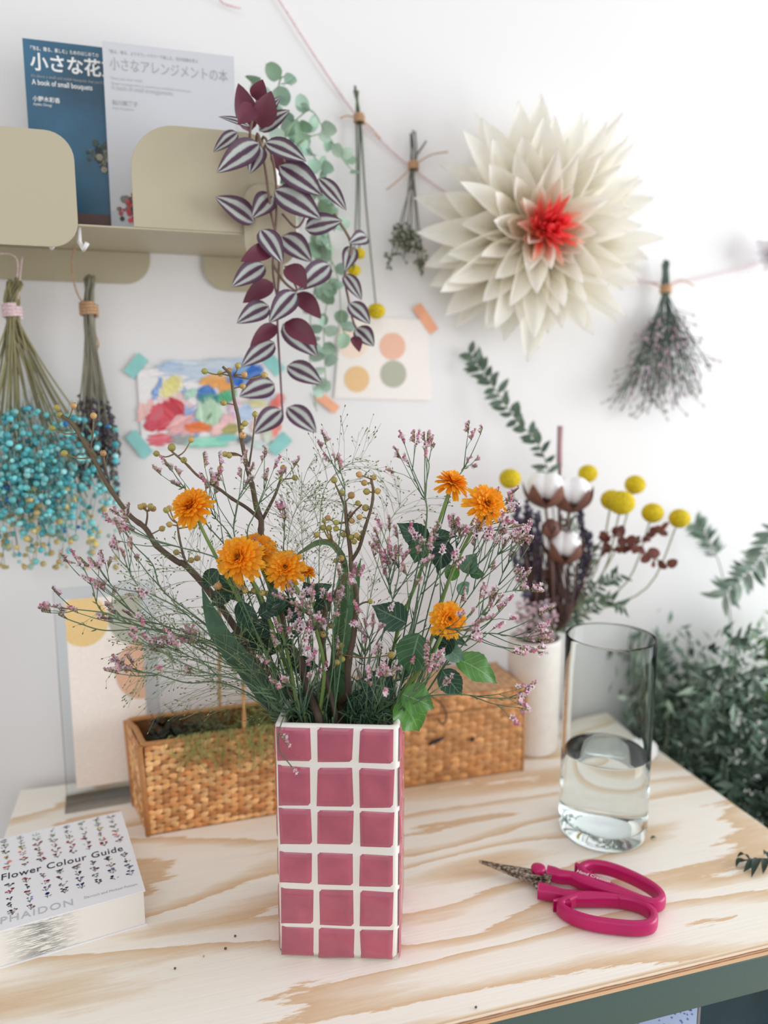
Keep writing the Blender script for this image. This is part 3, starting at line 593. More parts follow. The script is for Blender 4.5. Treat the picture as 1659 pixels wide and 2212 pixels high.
for i, a in enumerate([
 ('fine panicle grass fanning far left below the long berry branch', [(610, 1540), (540, 1440), (430, 1340), (340, 1290), (280, 1260)], 0), ('fine panicle grass fanning left over the framed print', [(605, 1540), (520, 1470), (400, 1420), (330, 1400), (280, 1390)], .02),
 ('fine panicle grass low on the left above the wicker basket', [(605, 1550), (530, 1500), (430, 1460), (350, 1440)], -.03), ('fine panicle grass behind the leftmost yellow flower stem', [(620, 1530), (560, 1400), (480, 1290), (420, 1230), (380, 1190)], .02),
 ('fine panicle grass rising in the gap left of the berry clusters', [(690, 1540), (670, 1350), (655, 1200), (650, 1110), (652, 1020)], .02), ('fine panicle grass arching right from the gap by the berry clusters', [(690, 1540), (690, 1350), (690, 1180), (700, 1060), (750, 1005), (800, 995)], .04),
 ('fine panicle grass showing behind the berry clusters', [(760, 1540), (790, 1350), (815, 1220), (840, 1130), (880, 1080)], .06), ('fine panicle grass between the tall berry branch and the grass gap', [(670, 1540), (640, 1350), (620, 1200), (640, 1100), (690, 1060)], .03),
 ('fine panicle grass in the far left over the basket handle', [(605, 1545), (540, 1450), (460, 1390), (390, 1370), (320, 1380)], -.04)]): panicle(*a, seed=40 + i)

# ------------------------------------------------------------------ grass blades and feathery greenery
def blade(label, guide, w, depth, col, col2, tw=.3):
    t = thing('grass_blade', vloc(0, 0, .06), label, 'leaf'); path = stem_path(guide, 0, depth, rr=random.Random(2)); N = len(path); mb = MB(); b0 = len(mb.v)
    for i, p in enumerate(path):
        k = i / (N - 1); d = at(path, k)[1]; n = (TOCAM(p) + UP * tw); sd = n.cross(d).normalized(); n = d.cross(sd)
        ww = w * (p - CAM).length / FP / 2 * (.35 + .65 * math.sin(math.pi * min(1, k * .93 + .07)) ** .6) * (1 if k < .8 else max(.04, (1 - k) / .2) ** .7)
        for q in (-1, -.5, 0, .5, 1): mb.v.append(p + sd * ww * q + n * ww * .35 * abs(q))
    for i in range(N - 1):
        for j in range(4): a = b0 + i * 5 + j; mb.face((a, a + 1, a + 6, a + 5), jit(mixc(col, col2, i / N), random.Random(i * 4 + j), .06))
    mb.build('blade', 'plant', t)
blade('broad green grass blade leaning left over the vase rim', [(632, 1562), (585, 1510), (530, 1440), (480, 1380), (452, 1320), (436, 1270)], 46, -.03, (140, 166, 150), (58, 92, 66))
blade('second grass blade close behind, lying flatter over the left rim', [(612, 1550), (560, 1490), (510, 1440), (470, 1410)], 20, -.02, (110, 140, 110), (70, 104, 78))
blade('upright broad grass blade in the middle of the bouquet', [(728, 1550), (732, 1480), (738, 1400), (742, 1320), (740, 1260), (742, 1225)], 44, .03, (92, 136, 92), (120, 168, 128))
blade('arched grass blade curving above the central yellow flower', [(700, 1550), (735, 1350), (745, 1230), (722, 1180), (690, 1172), (655, 1190), (632, 1205)], 15, .02, (80, 120, 76), (104, 140, 96))
blade('short grass blade pointing up behind the right berry stem', [(735, 1550), (755, 1380), (768, 1260), (780, 1205)], 24, .04, (72, 116, 72), (96, 150, 96))
def feathery(label, guide, depth, seed, L=.02, n=46, col=(64, 94, 70)):
    rr = random.Random(seed); t = thing('feathery_sprig', vloc(0, 0, .06), label, 'sprig', 'feathery green sprigs in the tile vase'); path = stem_path(guide, 0, depth, rr=rr); mb = MB(); mb.tube(path, [.001, .0005], 5, col); mb.build('stem', 'plant', t); mb = MB()
    for i in range(n):
        p, d = at(path, rr.uniform(.22, 1)); sd = rvec(rr); e = p + (d + sd * .9).normalized() * L * rr.uniform(.6, 1.4)
        mb.leaf(p, e, .0016, rvec(rr), .12, .1, 4, 2, col=jit(mixc(col, (98, 128, 84), rr.random() * .6), rr, .15))
    mb.build('foliage', 'plant', t)
FE = [(600, 1440, -.02), (560, 1400, .0), (640, 1400, .01), (590, 1490, -.04), (660, 1460, .0), (690, 1480, .02), (760, 1470, .02), (790, 1400, .01), (820, 1440, .02), (850, 1400, .03), (780, 1500, -.02), (880, 1440, .0), (540, 1330, .02), (620, 1330, .03), (860, 1330, .02), (520, 1260, .03), (900, 1320, .02), (830, 1500, -.03)]
for i, (x, y, d) in enumerate(FE):
    feathery('dark feathery green sprig among the lower stems of the vase bouquet', [(737 + (x - 737) * .62, 1550), (737 + (x - 737) * .85, (1550 + y) / 2 + 10), (x, y)], d, 70 + i)

# ------------------------------------------------------------------ water glass
GC = V((.4625, .703, 0)); GR = .0485
glass = thing('glass_vase', GC, 'tall clear glass cylinder half full of water, right of the tile vase', 'glass vase')
mb = MB(); prof = [(.03, .0006), (.04, .0002), (.0445, .001), (.0475, .004), (GR, .009), (GR, .06), (GR, .12), (GR, .2), (GR, .2285), (GR - .0006, .2302), (GR - .0018, .231), (GR - .003, .2302), (GR - .0035, .2285), (GR - .0035, .15), (GR - .0035, .08), (GR - .0036, .022), (GR - .006, .0165), (GR - .012, .014), (.02, .0125), (.006, .0135)]
mb.lathe(prof, GC, 96); mb.build('glass_body', 'clear_glass', glass)
mb = MB(); wr = GR - .0034; mb.lathe([(.006, .0134), (.02, .0124), (GR - .012, .0139), (GR - .0059, .0164), (GR - .0035, .0219), (wr, .03), (wr, .0965), (wr - .0004, .0975), (wr - .0018, .0968), (wr - .004, .0965), (.01, .0965)], GC, 96)
tag(mb.build('water', 'water_clear'), 'clear water filling the lower half of the glass cylinder', 'water')

# ------------------------------------------------------------------ scissors
sci = thing('florist_scissors', T(1180, 1900, .0), 'magenta handled florist scissors lying in front of the glass', 'scissors')
SC = lambda x, y, z: T(1020 + x / 3.770, 1830 + y / 3.770, z)
def band(mb, pts, hwid, lo, hi, closed=True, n=4):
    pts = [V(p) for p in pts]; N = len(pts); b = len(mb.v); sec = []
    for k in range(16):
        q = 2 * math.pi * k / 16; cx = math.copysign(abs(math.cos(q)) ** .6, math.cos(q)); cy = math.copysign(abs(math.sin(q)) ** .6, math.sin(q)); sec.append((cx, cy))
    for i in range(N):
        t = pts[(i + 1) % N] - pts[i - 1] if closed or 0 < i < N - 1 else (pts[1] - pts[0] if i == 0 else pts[-1] - pts[-2]); t.z = 0; t.normalize(); s = V((t.y, -t.x, 0))
        h = hwid[i] if isinstance(hwid, list) else hwid
        for cx, cy in sec: mb.v.append(V((pts[i].x, pts[i].y, (lo + hi) / 2)) + s * (cx * h) + V((0, 0, cy * (hi - lo) / 2)))
    for i in range(N if closed else N - 1):
        j = (i + 1) % N
        for k in range(16): mb.face((b + i * 16 + k, b + i * 16 + (k + 1) % 16, b + j * 16 + (k + 1) % 16, b + j * 16 + k))
    if not closed: mb.face([b + k for k in range(16)]); mb.face([b + (N - 1) * 16 + k for k in range(16)][::-1])
def loop(pts): 
    q = smooth(pts + pts[:3], 5); k = 5; return q[k:k + 5 * len(pts)]
def handle(ring, shank, nib, zlo, zhi):
    mb = MB(); band(mb, loop([SC(x, y, zhi) for x, y in ring]), .0041, zlo, zhi)
    s = smooth([SC(x, y, zhi) for x, y, w in shank], 4); ws = []
    for i in range(len(s)):
        k = i / 4; a = int(min(k, len(shank) - 1.001)); ws.append(shank[a][2] + (shank[a + 1][2] - shank[a][2]) * (k - a))
    band(mb, s, ws, zlo + .0005, zhi - .0003, False)
    band(mb, [SC(x, y, zhi) for x, y in nib], [.0052, .0046, .0016], zlo + .0006, zhi - .0004, False)
    return mb.build('handle', 'magenta_rubber', sci)
h1 = handle([(890, 150), (960, 110), (1080, 118), (1230, 165), (1400, 245), (1510, 320), (1545, 385), (1490, 420), (1390, 400), (1250, 345), (1110, 285), (980, 225)], [(610, 160, .0072), (665, 172, .0068), (720, 190, .0056), (800, 200, .0046), (890, 225, .0075), (1000, 270, .007), (1130, 320, .005), (1260, 360, .004), (1380, 398, .0036)], [(960, 190), (900, 160), (845, 118)], .003, .017)
h2 = handle([(720, 440), (790, 395), (900, 365), (1100, 375), (1290, 400), (1420, 450), (1480, 520), (1455, 585), (1340, 605), (1150, 590), (960, 560), (800, 505)], [(540, 300, .0078), (590, 310, .0074), (650, 325, .006), (730, 345, .005), (820, 362, .0068), (930, 370, .006), (1080, 378, .0042), (1200, 388, .0036)], [(790, 410), (720, 420), (662, 422)], .001, .015)
mb = MB(); zt = .0125
def bl(poly, z0, z1): mb.prism([SC(x, y, z1) for x, y in poly], V((0, 0, z0 - z1)))
bl([(52, 100), (120, 112), (260, 140), (400, 160), (500, 178), (560, 185), (640, 200), (655, 225), (600, 240), (480, 225), (300, 180), (120, 122)], .0095, .0135)
blade1 = flat_shade(bevel(mb.build('blade', 'worn_steel', sci), .0005, 2)); mb = MB()
bl([(56, 108), (150, 140), (260, 190), (380, 238), (480, 270), (520, 320), (600, 320), (650, 255), (662, 215), (600, 180), (520, 175), (420, 190), (300, 168), (160, 125)], .006, .0095)
flat_shade(bevel(mb.build('blade', 'worn_steel', sci), .0008, 2)); pc = SC(538, 183, .0145)
mb = MB(); mb.lathe([(.0068, .0132), (.0072, .0145), (.0074, .0162), (.0068, .0178), (.005, .0184), (.002, .0186)], V((pc.x, pc.y, 0)), 28); mb.build('pivot_cap', 'magenta_rubber', sci)
text('lettering', 'Hand Creation', SC(850, 205, .0172), SC(1120, 292, .0172), (0, 0, 1), 'print_white', sci, 0, 1.2)

# ------------------------------------------------------------------ flower guide book
BA = math.radians(10.5); BU = V((math.cos(BA), math.sin(BA), 0)); BV = V((-math.sin(BA), math.cos(BA), 0)); BO = T(318, 1998); BW, BD, BH = .158, .152, .0355
book = thing('flower_book', BO - BU * .08 + BV * .07, 'thick white book with rows of small flowers lying at the bench left', 'book')
RB = Matrix((BU, BV, V((0, 0, 1)))).transposed()
def bk(u, v, z): return BO + BU * u + BV * v + V((0, 0, z))
mb = MB(); mb.box((-BW, .0015, .0012), (-.0015, BD, BH - .0012), R=RB, org=BO); o = mb.build('page_block', 'book_pages', book, smooth=False)
mb = MB(); mb.box((-BW - .001, 0, BH - .001), (0, BD + .001, BH), R=RB, org=BO); mb.build('front_cover', 'paper_white', book, smooth=False)
mb = MB(); mb.box((-BW - .001, 0, 0), (0, BD + .001, .001), R=RB, org=BO); mb.build('back_cover', 'paper_white', book, smooth=False)
mb = MB(); mb.box((-BW - .001, BD + .0002, .001), (0, BD + .001, BH - .001), R=RB, org=BO); mb.build('spine', 'paper_white', book, smooth=False)
r = random.Random(8); mb = MB(); ZC = BH + .0002
palette = [[(176, 188, 198), (196, 204, 212)], [(188, 196, 202), (170, 184, 170)], [(200, 170, 90), (150, 140, 120), (190, 110, 110)], [(206, 168, 74), (200, 90, 90), (190, 120, 130)], [(196, 120, 110), (200, 60, 80), (220, 130, 120)], [(178, 50, 60), (120, 30, 50), (150, 60, 90)],
           [(120, 100, 96), (150, 90, 100), (110, 110, 120)], [(130, 90, 100), (170, 40, 70), (60, 50, 66)], [(150, 50, 80), (60, 60, 120), (140, 120, 160)], [(70, 40, 60), (44, 66, 140), (120, 110, 170)], [(40, 48, 56), (40, 50, 48), (110, 60, 80)]]
vs = [.1465, .136, .1255, .115, .105, .0955, .0665, .0555, .0445, .0335, .0225]
for ci in range(11):
    for ri, v in enumerate(vs):
        u = -.0125 - ci * .0148 + (.0005 * ri); 
        if u < -BW + .004: continue
        v2 = v - .0006 * ci * (0 if ri > 5 else 0)
        if ri == 10 and ci < 6: continue
        c = r.choice(palette[ri]); cx, cy = u, v2
        for k in range(r.randint(3, 6)):
            x = cx + r.uniform(-.0036, .0036); y = cy + r.uniform(-.001, .004); s = r.uniform(.0008, .0019); n = 7
            mb.quadpts([bk(x + s * math.cos(q * 6.283 / n) * r.uniform(.7, 1.2), y + .8 * s * math.sin(q * 6.283 / n), ZC - BO.z) for q in range(n)], jit(c, r, .25))
            mb.quadpts([bk(x - .00018, y, ZC - .00005), bk(cx - .0001, cy - .0045, ZC - .00005), bk(cx + .0002, cy - .0045, ZC - .00005), bk(x + .00018, y, ZC - .00005)], (120, 140, 120))
        for k in range(2):
            x = cx + r.uniform(-.002, .002); y = cy - .003; mb.quadpts([bk(x, y, ZC), bk(x + .0016 * (1 if k else -1), y + .0012, ZC), bk(x + .0024 * (1 if k else -1), y + .0026, ZC), bk(x + .0006 * (1 if k else -1), y + .0016, ZC)], jit((96, 120, 100), r, .2))
mb.build('cover_print', 'print', book, smooth=False)
text('title', 'Flower Colour Guide', bk(-.1195, .0762, BH), bk(-.0092, .0742, BH), (0, 0, 1), 'print_ink', book, .008, 1.25, 1.08)
text('author_line', 'Darroch and Michael Putnam', T(182, 1942, BH), T(297, 1912, BH), (0, 0, 1), 'print_grey', book, 0, 1.3, 1.05)
text('publisher_line', 'PHAIDON', T(1, 1997, BH), T(158, 1955, BH), (0, 0, 1), 'print_pale', book, 0, 1.15, 1.15)

# ------------------------------------------------------------------ woven basket and box
WK = [(220, 164, 104), (206, 142, 84), (232, 182, 124), (186, 122, 68)]
def weave(mb, p0, p1, z0, z1, out, cell, rr, taper=None, thick=.0022, cols=WK):
    """diagonal twill of puffed strands on the upright panel p0-p1"""
    p0 = V(p0); p1 = V(p1); L = (p1 - p0).length; X = (p1 - p0) / L; nx = max(2, round(L / cell)); nz = max(2, round((z1 - z0) / (cell * .72))); cw = L / nx; chh = (z1 - z0) / nz
    for j in range(nz):
        for i in range(nx):
            s = 1 if (i + j // 1) % 2 else -1; cx = (i + .5) * cw; cz = z0 + (j + .5) * chh; c = jit(rr.choice(cols), rr, .1)
            def fn(a, b, cx=cx, cz=cz, s=s):
                u = (a - .5) * cw * 1.35; w = (b - .5) * chh * 1.15 + s * u * .62 * chh / cw; h = thick * (1 - (2 * a - 1) ** 2) ** .5 * (1 - .7 * (2 * b - 1) ** 2) - .0004
                zz = min(z1, max(z0, cz + w)); xx = min(L, max(0, cx + u))
                k = 1 if taper is None else taper(zz); return p0 + X * xx + V((0, 0, zz)) + out * (h * 1.0) + (V(taper(zz)) if taper else V())
            mb.grid(fn, 4, 3, c)
bc = [V((-.033, .836, 0)), V((.150, .842, 0)), V((.148, .915, 0)), V((-.050, .908, 0))]
basket = thing('woven_basket', (bc[0] + bc[2]) / 2, 'open tan woven basket left of the tile vase', 'basket'); rr = random.Random(6); mb = MB(); BHt = .108
cen = (bc[0] + bc[1] + bc[2] + bc[3]) / 4
flare = lambda p, z: (p - cen) * (.0 + .06 * z / BHt)
for i in range(4):
    a, b = bc[i], bc[(i + 1) % 4]; X = (b - a).normalized(); out = V((X.y, -X.x, 0)); 
    weave(mb, a, b, .001, BHt, out, .0082, rr, lambda z, out=out: out * (.004 * z / BHt))
    q = [a + out * .0, b + out * .0, b + out * .0035 + V((0, 0, BHt)), a + out * .0035 + V((0, 0, BHt))]; mb.quadpts(q, (140, 88, 46)); mb.quadpts([p - out * .004 for p in q][::-1], (130, 84, 48))
for p in bc: mb.tube([p + V((0, 0, .001)), p + (p - cen).normalized() * .005 + V((0, 0, BHt))], .0035, 8, (186, 126, 70))
mb.quadpts([p + V((0, 0, .002)) for p in bc][::-1], (130, 84, 48)); mb.build('basket_body', 'wicker', basket)
mb = MB(); rim = []
for i in range(4):
    a, b = bc[i], bc[(i + 1) % 4]; e = (b - a).normalized(); rim += [a + (a - cen).normalized() * .003 + e * .008, a.lerp(b, .35) , a.lerp(b, .65), b - e * .008]
rim = [p + V((0, 0, BHt + .001)) for p in rim]; mb.tube(loop(rim), .0034, 8, (178, 122, 68), closed=True); mb.build('rim', 'wicker', basket)
mb = MB(); h0 = W(475, 1512, .912); h1 = W(526, 1560, .845); ap = W(478, 1275, .9)
pa = smooth([V((h0.x, .913, .09)), V((h0.x, .912, .14)), W(474, 1380, .908), W(476, 1290, .89), W(498, 1262, .875), W(520, 1300, .862), W(524, 1430, .85), V((h1.x, .838, .11)), V((h1.x, .8345, .09))], 8)
for k in range(2):
    off = [(RT * math.cos(i * 1.1 + k * math.pi) + UP * 0 + HF * math.sin(i * 1.1 + k * math.pi)) * .0011 for i in range(len(pa))]
    mb.tube([p + q for p, q in zip(pa, off)], .0014, 6, (196, 142, 84))
mb.build('handle', 'wicker', basket)
moss = thing('dried_moss', V((.04, .876, .003)), 'tangle of dried green moss and grass filling the basket', 'moss'); mb = MB()
for i in range(800):
    c = V((rr.uniform(-.03, .135), rr.uniform(.85, .9), rr.uniform(.082, .108) + .012 * math.sin(i))); d = (rvec(rr) + V((0, 0, .4))).normalized(); l = rr.uniform(.008, .02)
    k = (c.x + .03) / .16; col = mixc((78, 92, 78), (150, 160, 92), min(1, max(0, k * 1.6 - .2))); mb.tube([c, c + d * l * .5 + rvec(rr) * .003, c + d * l], [.0006, .0003], 3, jit(col, rr, .2))
for i in range(90):                                                       # strands spilling over the front
    x = rr.uniform(0, .13); mb.tube(smooth([V((x, .85, .105)), V((x + rr.uniform(-.01, .01), .836, .115)), V((x + rr.uniform(-.015, .015), .829, .1)), V((x + rr.uniform(-.02, .02), .829, rr.uniform(.06, .095)))], 3), .0004, 3, jit((160, 166, 96), rr, .15))
mb.ball((.04, .876, .055), (.078, .026, .035), (90, 92, 56), 14, 8)
moss2 = mb.build('foliage', 'plant', moss, kind='stuff')
t = thing('cellophane_wrap', V((.0, .868, .09)), 'crumpled clear wrap on dark greens in the left end of the basket', 'wrap'); mb = MB()
r2 = random.Random(9); hs = {}
def crm(u, v):
    k = (round(u * 7), round(v * 5)); hs.setdefault(k, r2.uniform(-.008, .012)); return V((-.03 + .06 * u, .856 + .035 * v, .108 + hs[k]))
mb.grid(crm, 7, 5); o = mb.build('sheet', 'acrylic', t, smooth=False); m = o.modifiers.new('s', 'SOLIDIFY'); m.thickness = .0004

XB0, XB1, YB0, YB1, ZB = .215, .4385, .856, .948, .093
wbx = thing('wicker_box', V(((XB0 + XB1) / 2, (YB0 + YB1) / 2, 0)), 'lidded brown woven box behind the tile vase', 'box'); mb = MB(); rr = random.Random(12)
xc = [V((XB0, YB0, 0)), V((XB1, YB0, 0)), V((XB1, YB1, 0)), V((XB0, YB1, 0))]
CB = [(198, 140, 86), (186, 126, 72), (208, 152, 98), (190, 132, 78)]
def panelbox(mb, z0, z1, grow, cell):
    for i in range(4):
        a, b = xc[i], xc[(i + 1) % 4]; X = (b - a).normalized(); out = V((X.y, -X.x, 0)); a2 = a + out * grow - X * grow; b2 = b + out * grow + X * grow
        weave(mb, a2, b2, z0, z1, out, cell, rr, None, .0018, CB); mb.quadpts([a2 + V((0, 0, z0)), b2 + V((0, 0, z0)), b2 + V((0, 0, z1)), a2 + V((0, 0, z1))], (168, 112, 62))
    for z in (z0, z1): mb.quadpts([p + V((0, 0, z)) for p in xc], (186, 136, 92))
    for i in range(4): a = xc[i]; o = (a - (xc[0] + xc[2]) / 2).normalized() * grow * 1.4; mb.tube([a + o + V((0, 0, z0)), a + o + V((0, 0, z1))], .002, 8, (192, 134, 80))
panelbox(mb, .001, ZB, 0, .011); mb.build('box_body', 'wicker', wbx)
mb = MB(); panelbox(mb, ZB + .0015, ZB + .024, .0012, .011); nx, ny = 24, 10
for i in range(nx):
    for j in range(ny):
        cx = XB0 + (XB1 - XB0) * (i + .5) / nx; cy = YB0 + (YB1 - YB0) * (j + .5) / ny; s = 1 if (i + j) % 2 else -1; dx = (XB1 - XB0) / nx; dy = (YB1 - YB0) / ny
        mb.grid(lambda a, b: V((min(XB1, max(XB0, cx + (a - .5) * dx * 1.2)), min(YB1, max(YB0, cy + (b - .5) * dy + s * (a - .5) * dy * .5)), ZB + .0238 + .0016 * (1 - (2 * a - 1) ** 2) * (1 - .6 * (2 * b - 1) ** 2))), 4, 3, jit((200, 152, 108), rr, .08))
mb.build('lid', 'wicker', wbx)
mb = MB(); kx = .318; mb.tube(smooth([V((kx - .004, YB0 - .003, ZB + .022)), V((kx, YB0 - .008, ZB + .02)), V((kx + .008, YB0 - .009, ZB + .008)), V((kx + .01, YB0 - .007, ZB - .006)), V((kx + .004, YB0 - .006, ZB - .01)), V((kx, YB0 - .004, ZB - .004))], 4), .0009, 6); mb.build('loop_cord', 'dark_cord', wbx)
mb = MB(); mb.tube([V((.305, YB0 - .005, .056)), V((.311, YB0 - .006, .0595)), V((.3185, YB0 - .006, .0615)), V((.326, YB0 - .005, .063))], [.0014, .0024, .0026, .0014], 8); mb.build('toggle', 'dark_cord', wbx)
mb = MB(); mb.ball((.366, YB0 - .0025, .0545), (.0032, .0018, .0032)); mb.build('knot', 'dark_cord', wbx)

# ------------------------------------------------------------------ acrylic stand with circle print
acr = thing('acrylic_frame', V((-.072, .938, 0)), 'clear acrylic stand holding a print of three circles, bench left rear', 'picture stand')
AR = Matrix.Rotation(math.radians(4), 3, 'Z'); AO = V((-.128, .926, 0))
def aq(x, y, z): return AO + AR @ V((x, y, z))
AWd, AHt = .112, .268
mb = MB(); mb.box((0, 0, .004), (AWd, .011, AHt), R=AR, org=AO); bevel(mb.build('panel', 'acrylic', acr, smooth=False), .0008, 2)
mb = MB(); mb.box((-.002, -.016, 0), (AWd + .002, .03, .0038), R=AR, org=AO); bevel(mb.build('foot', 'acrylic', acr, smooth=False), .0008, 2)
ps = mb = MB(); mb.quadpts([aq(.012, -.0006, .022), aq(AWd - .016, -.0006, .022), aq(AWd - .016, -.0006, AHt - .012), aq(.012, -.0006, AHt - .012)], (247, 236, 226))
def disc(mb, c, rx, rz, y, col, fr, x0=-9, x1=9, z1=9):
    pts = []
    for i in range(40):
        q = 2 * math.pi * i / 40; x = min(x1, max(x0, c[0] + rx * math.cos(q))); z = min(z1, c[1] + rz * math.sin(q)); pts.append(fr(x, y, z))
    mb.quadpts(pts, col)
disc(mb, (.031, .229), .0275, .031, -.0009, (238, 204, 142), aq, .012, .096, AHt - .012); disc(mb, (.087, .229), .029, .034, -.0009, (180, 180, 162), aq, .012, .096, AHt - .012); disc(mb, (.092, .161), .029, .036, -.0011, (226, 180, 150), aq, .012, .096)
mb.build('print_sheet', 'print', acr, smooth=False)

# ------------------------------------------------------------------ white vase with dried bouquet
WV = V((.4815, .914, 0)); wv = thing('white_vase', WV, 'plain white cylinder vase behind the glass, holding dried flowers', 'vase')
mb = MB(); mb.lathe([(.028, .0), (.0345, .0015), (.036, .006), (.036, .155), (.0355, .161), (.034, .1625), (.0325, .161), (.032, .15), (.032, .012)], WV, 56); mb.build('vase_body', 'stoneware_white', wv)
def D(x, y, d=0.0):
    r = ray(x, y); return CAM + r * (((WV - CAM).dot(HF) + d) / r.dot(HF))
def dstem(guide, d, rr):
    a = rr.uniform(0, 6.28); k = rr.uniform(.2, .8); p = WV + V((math.cos(a), math.sin(a), 0)) * .028 * k
    return smooth([p * .5 + WV * .5 + V((0, 0, .03)), p + V((0, 0, .155))] + [D(x, y, d * (i + 1) / len(guide)) for i, (x, y) in enumerate(guide)], 5)
rr = random.Random(21)
CRL = ['dried yellow ball flower alone at the left of the dried bouquet', 'dried yellow ball flower above the cotton on the right', 'highest of the right group of yellow ball flowers', 'yellow ball flower partly hidden behind the largest ball', 'largest yellow ball flower, front of the touching pair', 'yellow ball flower second from the right end', 'yellow ball flower at the right end of the dried bouquet']
for lb, (x, y, s, d) in zip(CRL, [(1102, 1034, 46, -.03), (1270, 1023, 40, .03), (1372, 1047, 42, .03), (1322, 1080, 46, .0), (1343, 1086, 54, -.02), (1410, 1108, 44, -.0), (1468, 1120, 42, .0)]):
    t = thing('ball_flower', WV + V((0, 0, .03)), lb, 'dried flower'); c = D(x, y, d); R = s / 2 * (c - CAM).length / FP
    p = dstem([(1185 + (x - 1185) * .25, 1330), (1185 + (x - 1185) * .75, y + 110 + 40 * (x > 1300)), (x, y)], d, rr); mb = MB(); mb.tube(p, .0012, 6, (150, 152, 112)); mb.build('stem', 'plant', t)
    mb = MB(); mb.ball(c, (R, R, R * .92), nu=24, nv=16, fn=lambda th, ph: 1 + .03 * math.sin(th * 17) * math.sin(ph * 15)); mb.build('flower_head', 'craspedia', t)
for lb, x, y, s, d in (('open cotton boll at the top of the dried bouquet, left', 1178, 1056, 84, -.01), ('open cotton boll at the top of the dried bouquet, right', 1234, 1066, 84, .0), ('lower cotton boll in the dried bouquet', 1218, 1180, 78, -.03), ('brown closed cotton husk in the dried bouquet', 1190, 1142, 44, -.05)):
    t = thing('cotton_flower', WV + V((0, 0, .03)), lb, 'cotton stem'); c = D(x, y, d); R = s / 2 * (c - CAM).length / FP; mb = MB(); p = dstem([(1190, 1330), (x * .6 + 1190 * .4, y + 90), (x, y + s * .4)], d, rr); mb.tube(p, .0018, 6, (110, 76, 58)); mb.build('stem', 'bark', t)
    if s > 60:
        mb = MB()
        for k in range(4):
            q = k * 1.571 + .5; mb.ball(c + (RT * math.cos(q) + HF * math.sin(q)) * R * .42 + V((0, 0, R * .15)), (R * .6, R * .6, R * .66), nu=12, nv=8)
        mb.build('fluff', 'cotton', t)
    mb = MB()
    for k in range(5):
        q = k * 1.257 + .2; rd = RT * math.cos(q) + HF * math.sin(q); b = c - V((0, 0, R * 1.0)) + rd * R * .12; mb.leaf(b, (c + rd * R * 1.2 + V((0, 0, R * .35))) if s > 60 else b + rd * R * .8 + V((0, 0, R * 1.5)), R * .85, rd - V((0, 0, .5)), .2, -.12, 7, 4, col=jit((126, 84, 70), rr), mat=0)
    if s < 60: mb.ball(c, (R * .8, R * .8, R), (104, 64, 54), 10, 8)
    mb.build('bract', 'plant', t)
for lb, g, d in (('dried dark lavender stalk, leftmost beside the ball flower', [(1150, 1330), (1128, 1190), (1112, 1080)], -.03), ('dried dark lavender stalk, second from the left', [(1165, 1330), (1150, 1190), (1138, 1090)], -.02), ('dried dark lavender stalk left of the brown husk', [(1170, 1330), (1160, 1200), (1160, 1110)], -.04), ('dried dark lavender stalk right of the cotton', [(1220, 1330), (1258, 1180), (1248, 1085)], .02), ('dried dark lavender stalk just behind the leftmost one', [(1150, 1330), (1140, 1230), (1128, 1120)], .0), ('dried dark lavender stalk right of the cotton, lower one', [(1215, 1340), (1262, 1240), (1272, 1150)], .0), ('dried dark lavender stalk leaning left at the vase rim', [(1160, 1350), (1135, 1280), (1108, 1190)], -.05)):
    t = thing('lavender_stalk', WV + V((0, 0, .03)), lb, 'dried flower'); p = dstem(g, d, rr); mb = MB(); mb.tube(p, .0011, 5, (110, 104, 92)); mb.build('stem', 'plant', t); mb = MB()
    for i in range(150):
        q, dd = at(p, rr.uniform(.5, 1)); o = rvec(rr); mb.ball(q + o * rr.uniform(.002, .0058), (.0022, .0022, .0036), jit((88, 80, 100), rr, .25), 5, 4, (o + dd).normalized())
    mb.build('flower_spike', 'plant', t)
for lb, g, d, s in (('sprig of brown preserved leaves stretching right', [(1230, 1330), (1290, 1180), (1340, 1160), (1380, 1185), (1440, 1222)], -.04, 34), ('sprig of brown preserved leaves, upper one by the ball flowers', [(1230, 1320), (1300, 1200), (1350, 1190), (1400, 1160), (1432, 1145)], -.02, 26), ('brown preserved leaves close to the vase mouth', [(1190, 1350), (1205, 1290), (1190, 1240), (1215, 1195)], -.03, 30)):
    t = thing('brown_leaf_sprig', WV + V((0, 0, .03)), lb, 'dried sprig'); p = dstem(g, d, rr); mb = MB(); mb.tube(p, .001, 5, (104, 66, 54)); mb.build('stem', 'bark', t)
    for i in range(22):
        q, dd = at(p, .5 + .5 * i / 21); o = rvec(rr); e = q + (dd * .3 + o).normalized() * s * .8 * (q - CAM).length / FP * rr.uniform(.7, 1.1); mb = MB(); mb.leaf(q, e, (e - q).length * .8, TOCAM(q) + rvec(rr), .05, .12, 6, 4, blunt=1, col=jit((118, 66, 56), rr, .18)); mb.build('leaf', 'plant', t)
def leafy(name, label, cat, path, n, L, wd, cols, rr, r0=.0012, t0=.3, pair=True, mat='plant', stemcol=(120, 130, 104), each=False):
    t = thing(name, path[0], label, cat); mb = MB(); mb.tube(path, [r0, r0 * .5], 5, stemcol); mb.build('stem', 'plant', t); mb = MB()
    for i in range(n):
        q, dd = at(path, t0 + (1 - t0) * (i + rr.random() * .5) / n); sd = dd.cross(TOCAM(q)).normalized() * (1 if i % 2 else -1)
        e = q + (dd * .55 + sd * rr.uniform(.6, 1) + rvec(rr) * .35).normalized() * L * rr.uniform(.7, 1.15)
        mb.leaf(q, e, L * wd, TOCAM(q) + rvec(rr) * .8, .06, .1, 5, 2, col=jit(rr.choice(cols), rr, .15), blunt=0)
        if each: mb.build('leaf', mat, t); mb = MB()
    if not each: mb.build('foliage', mat, t)
    return t
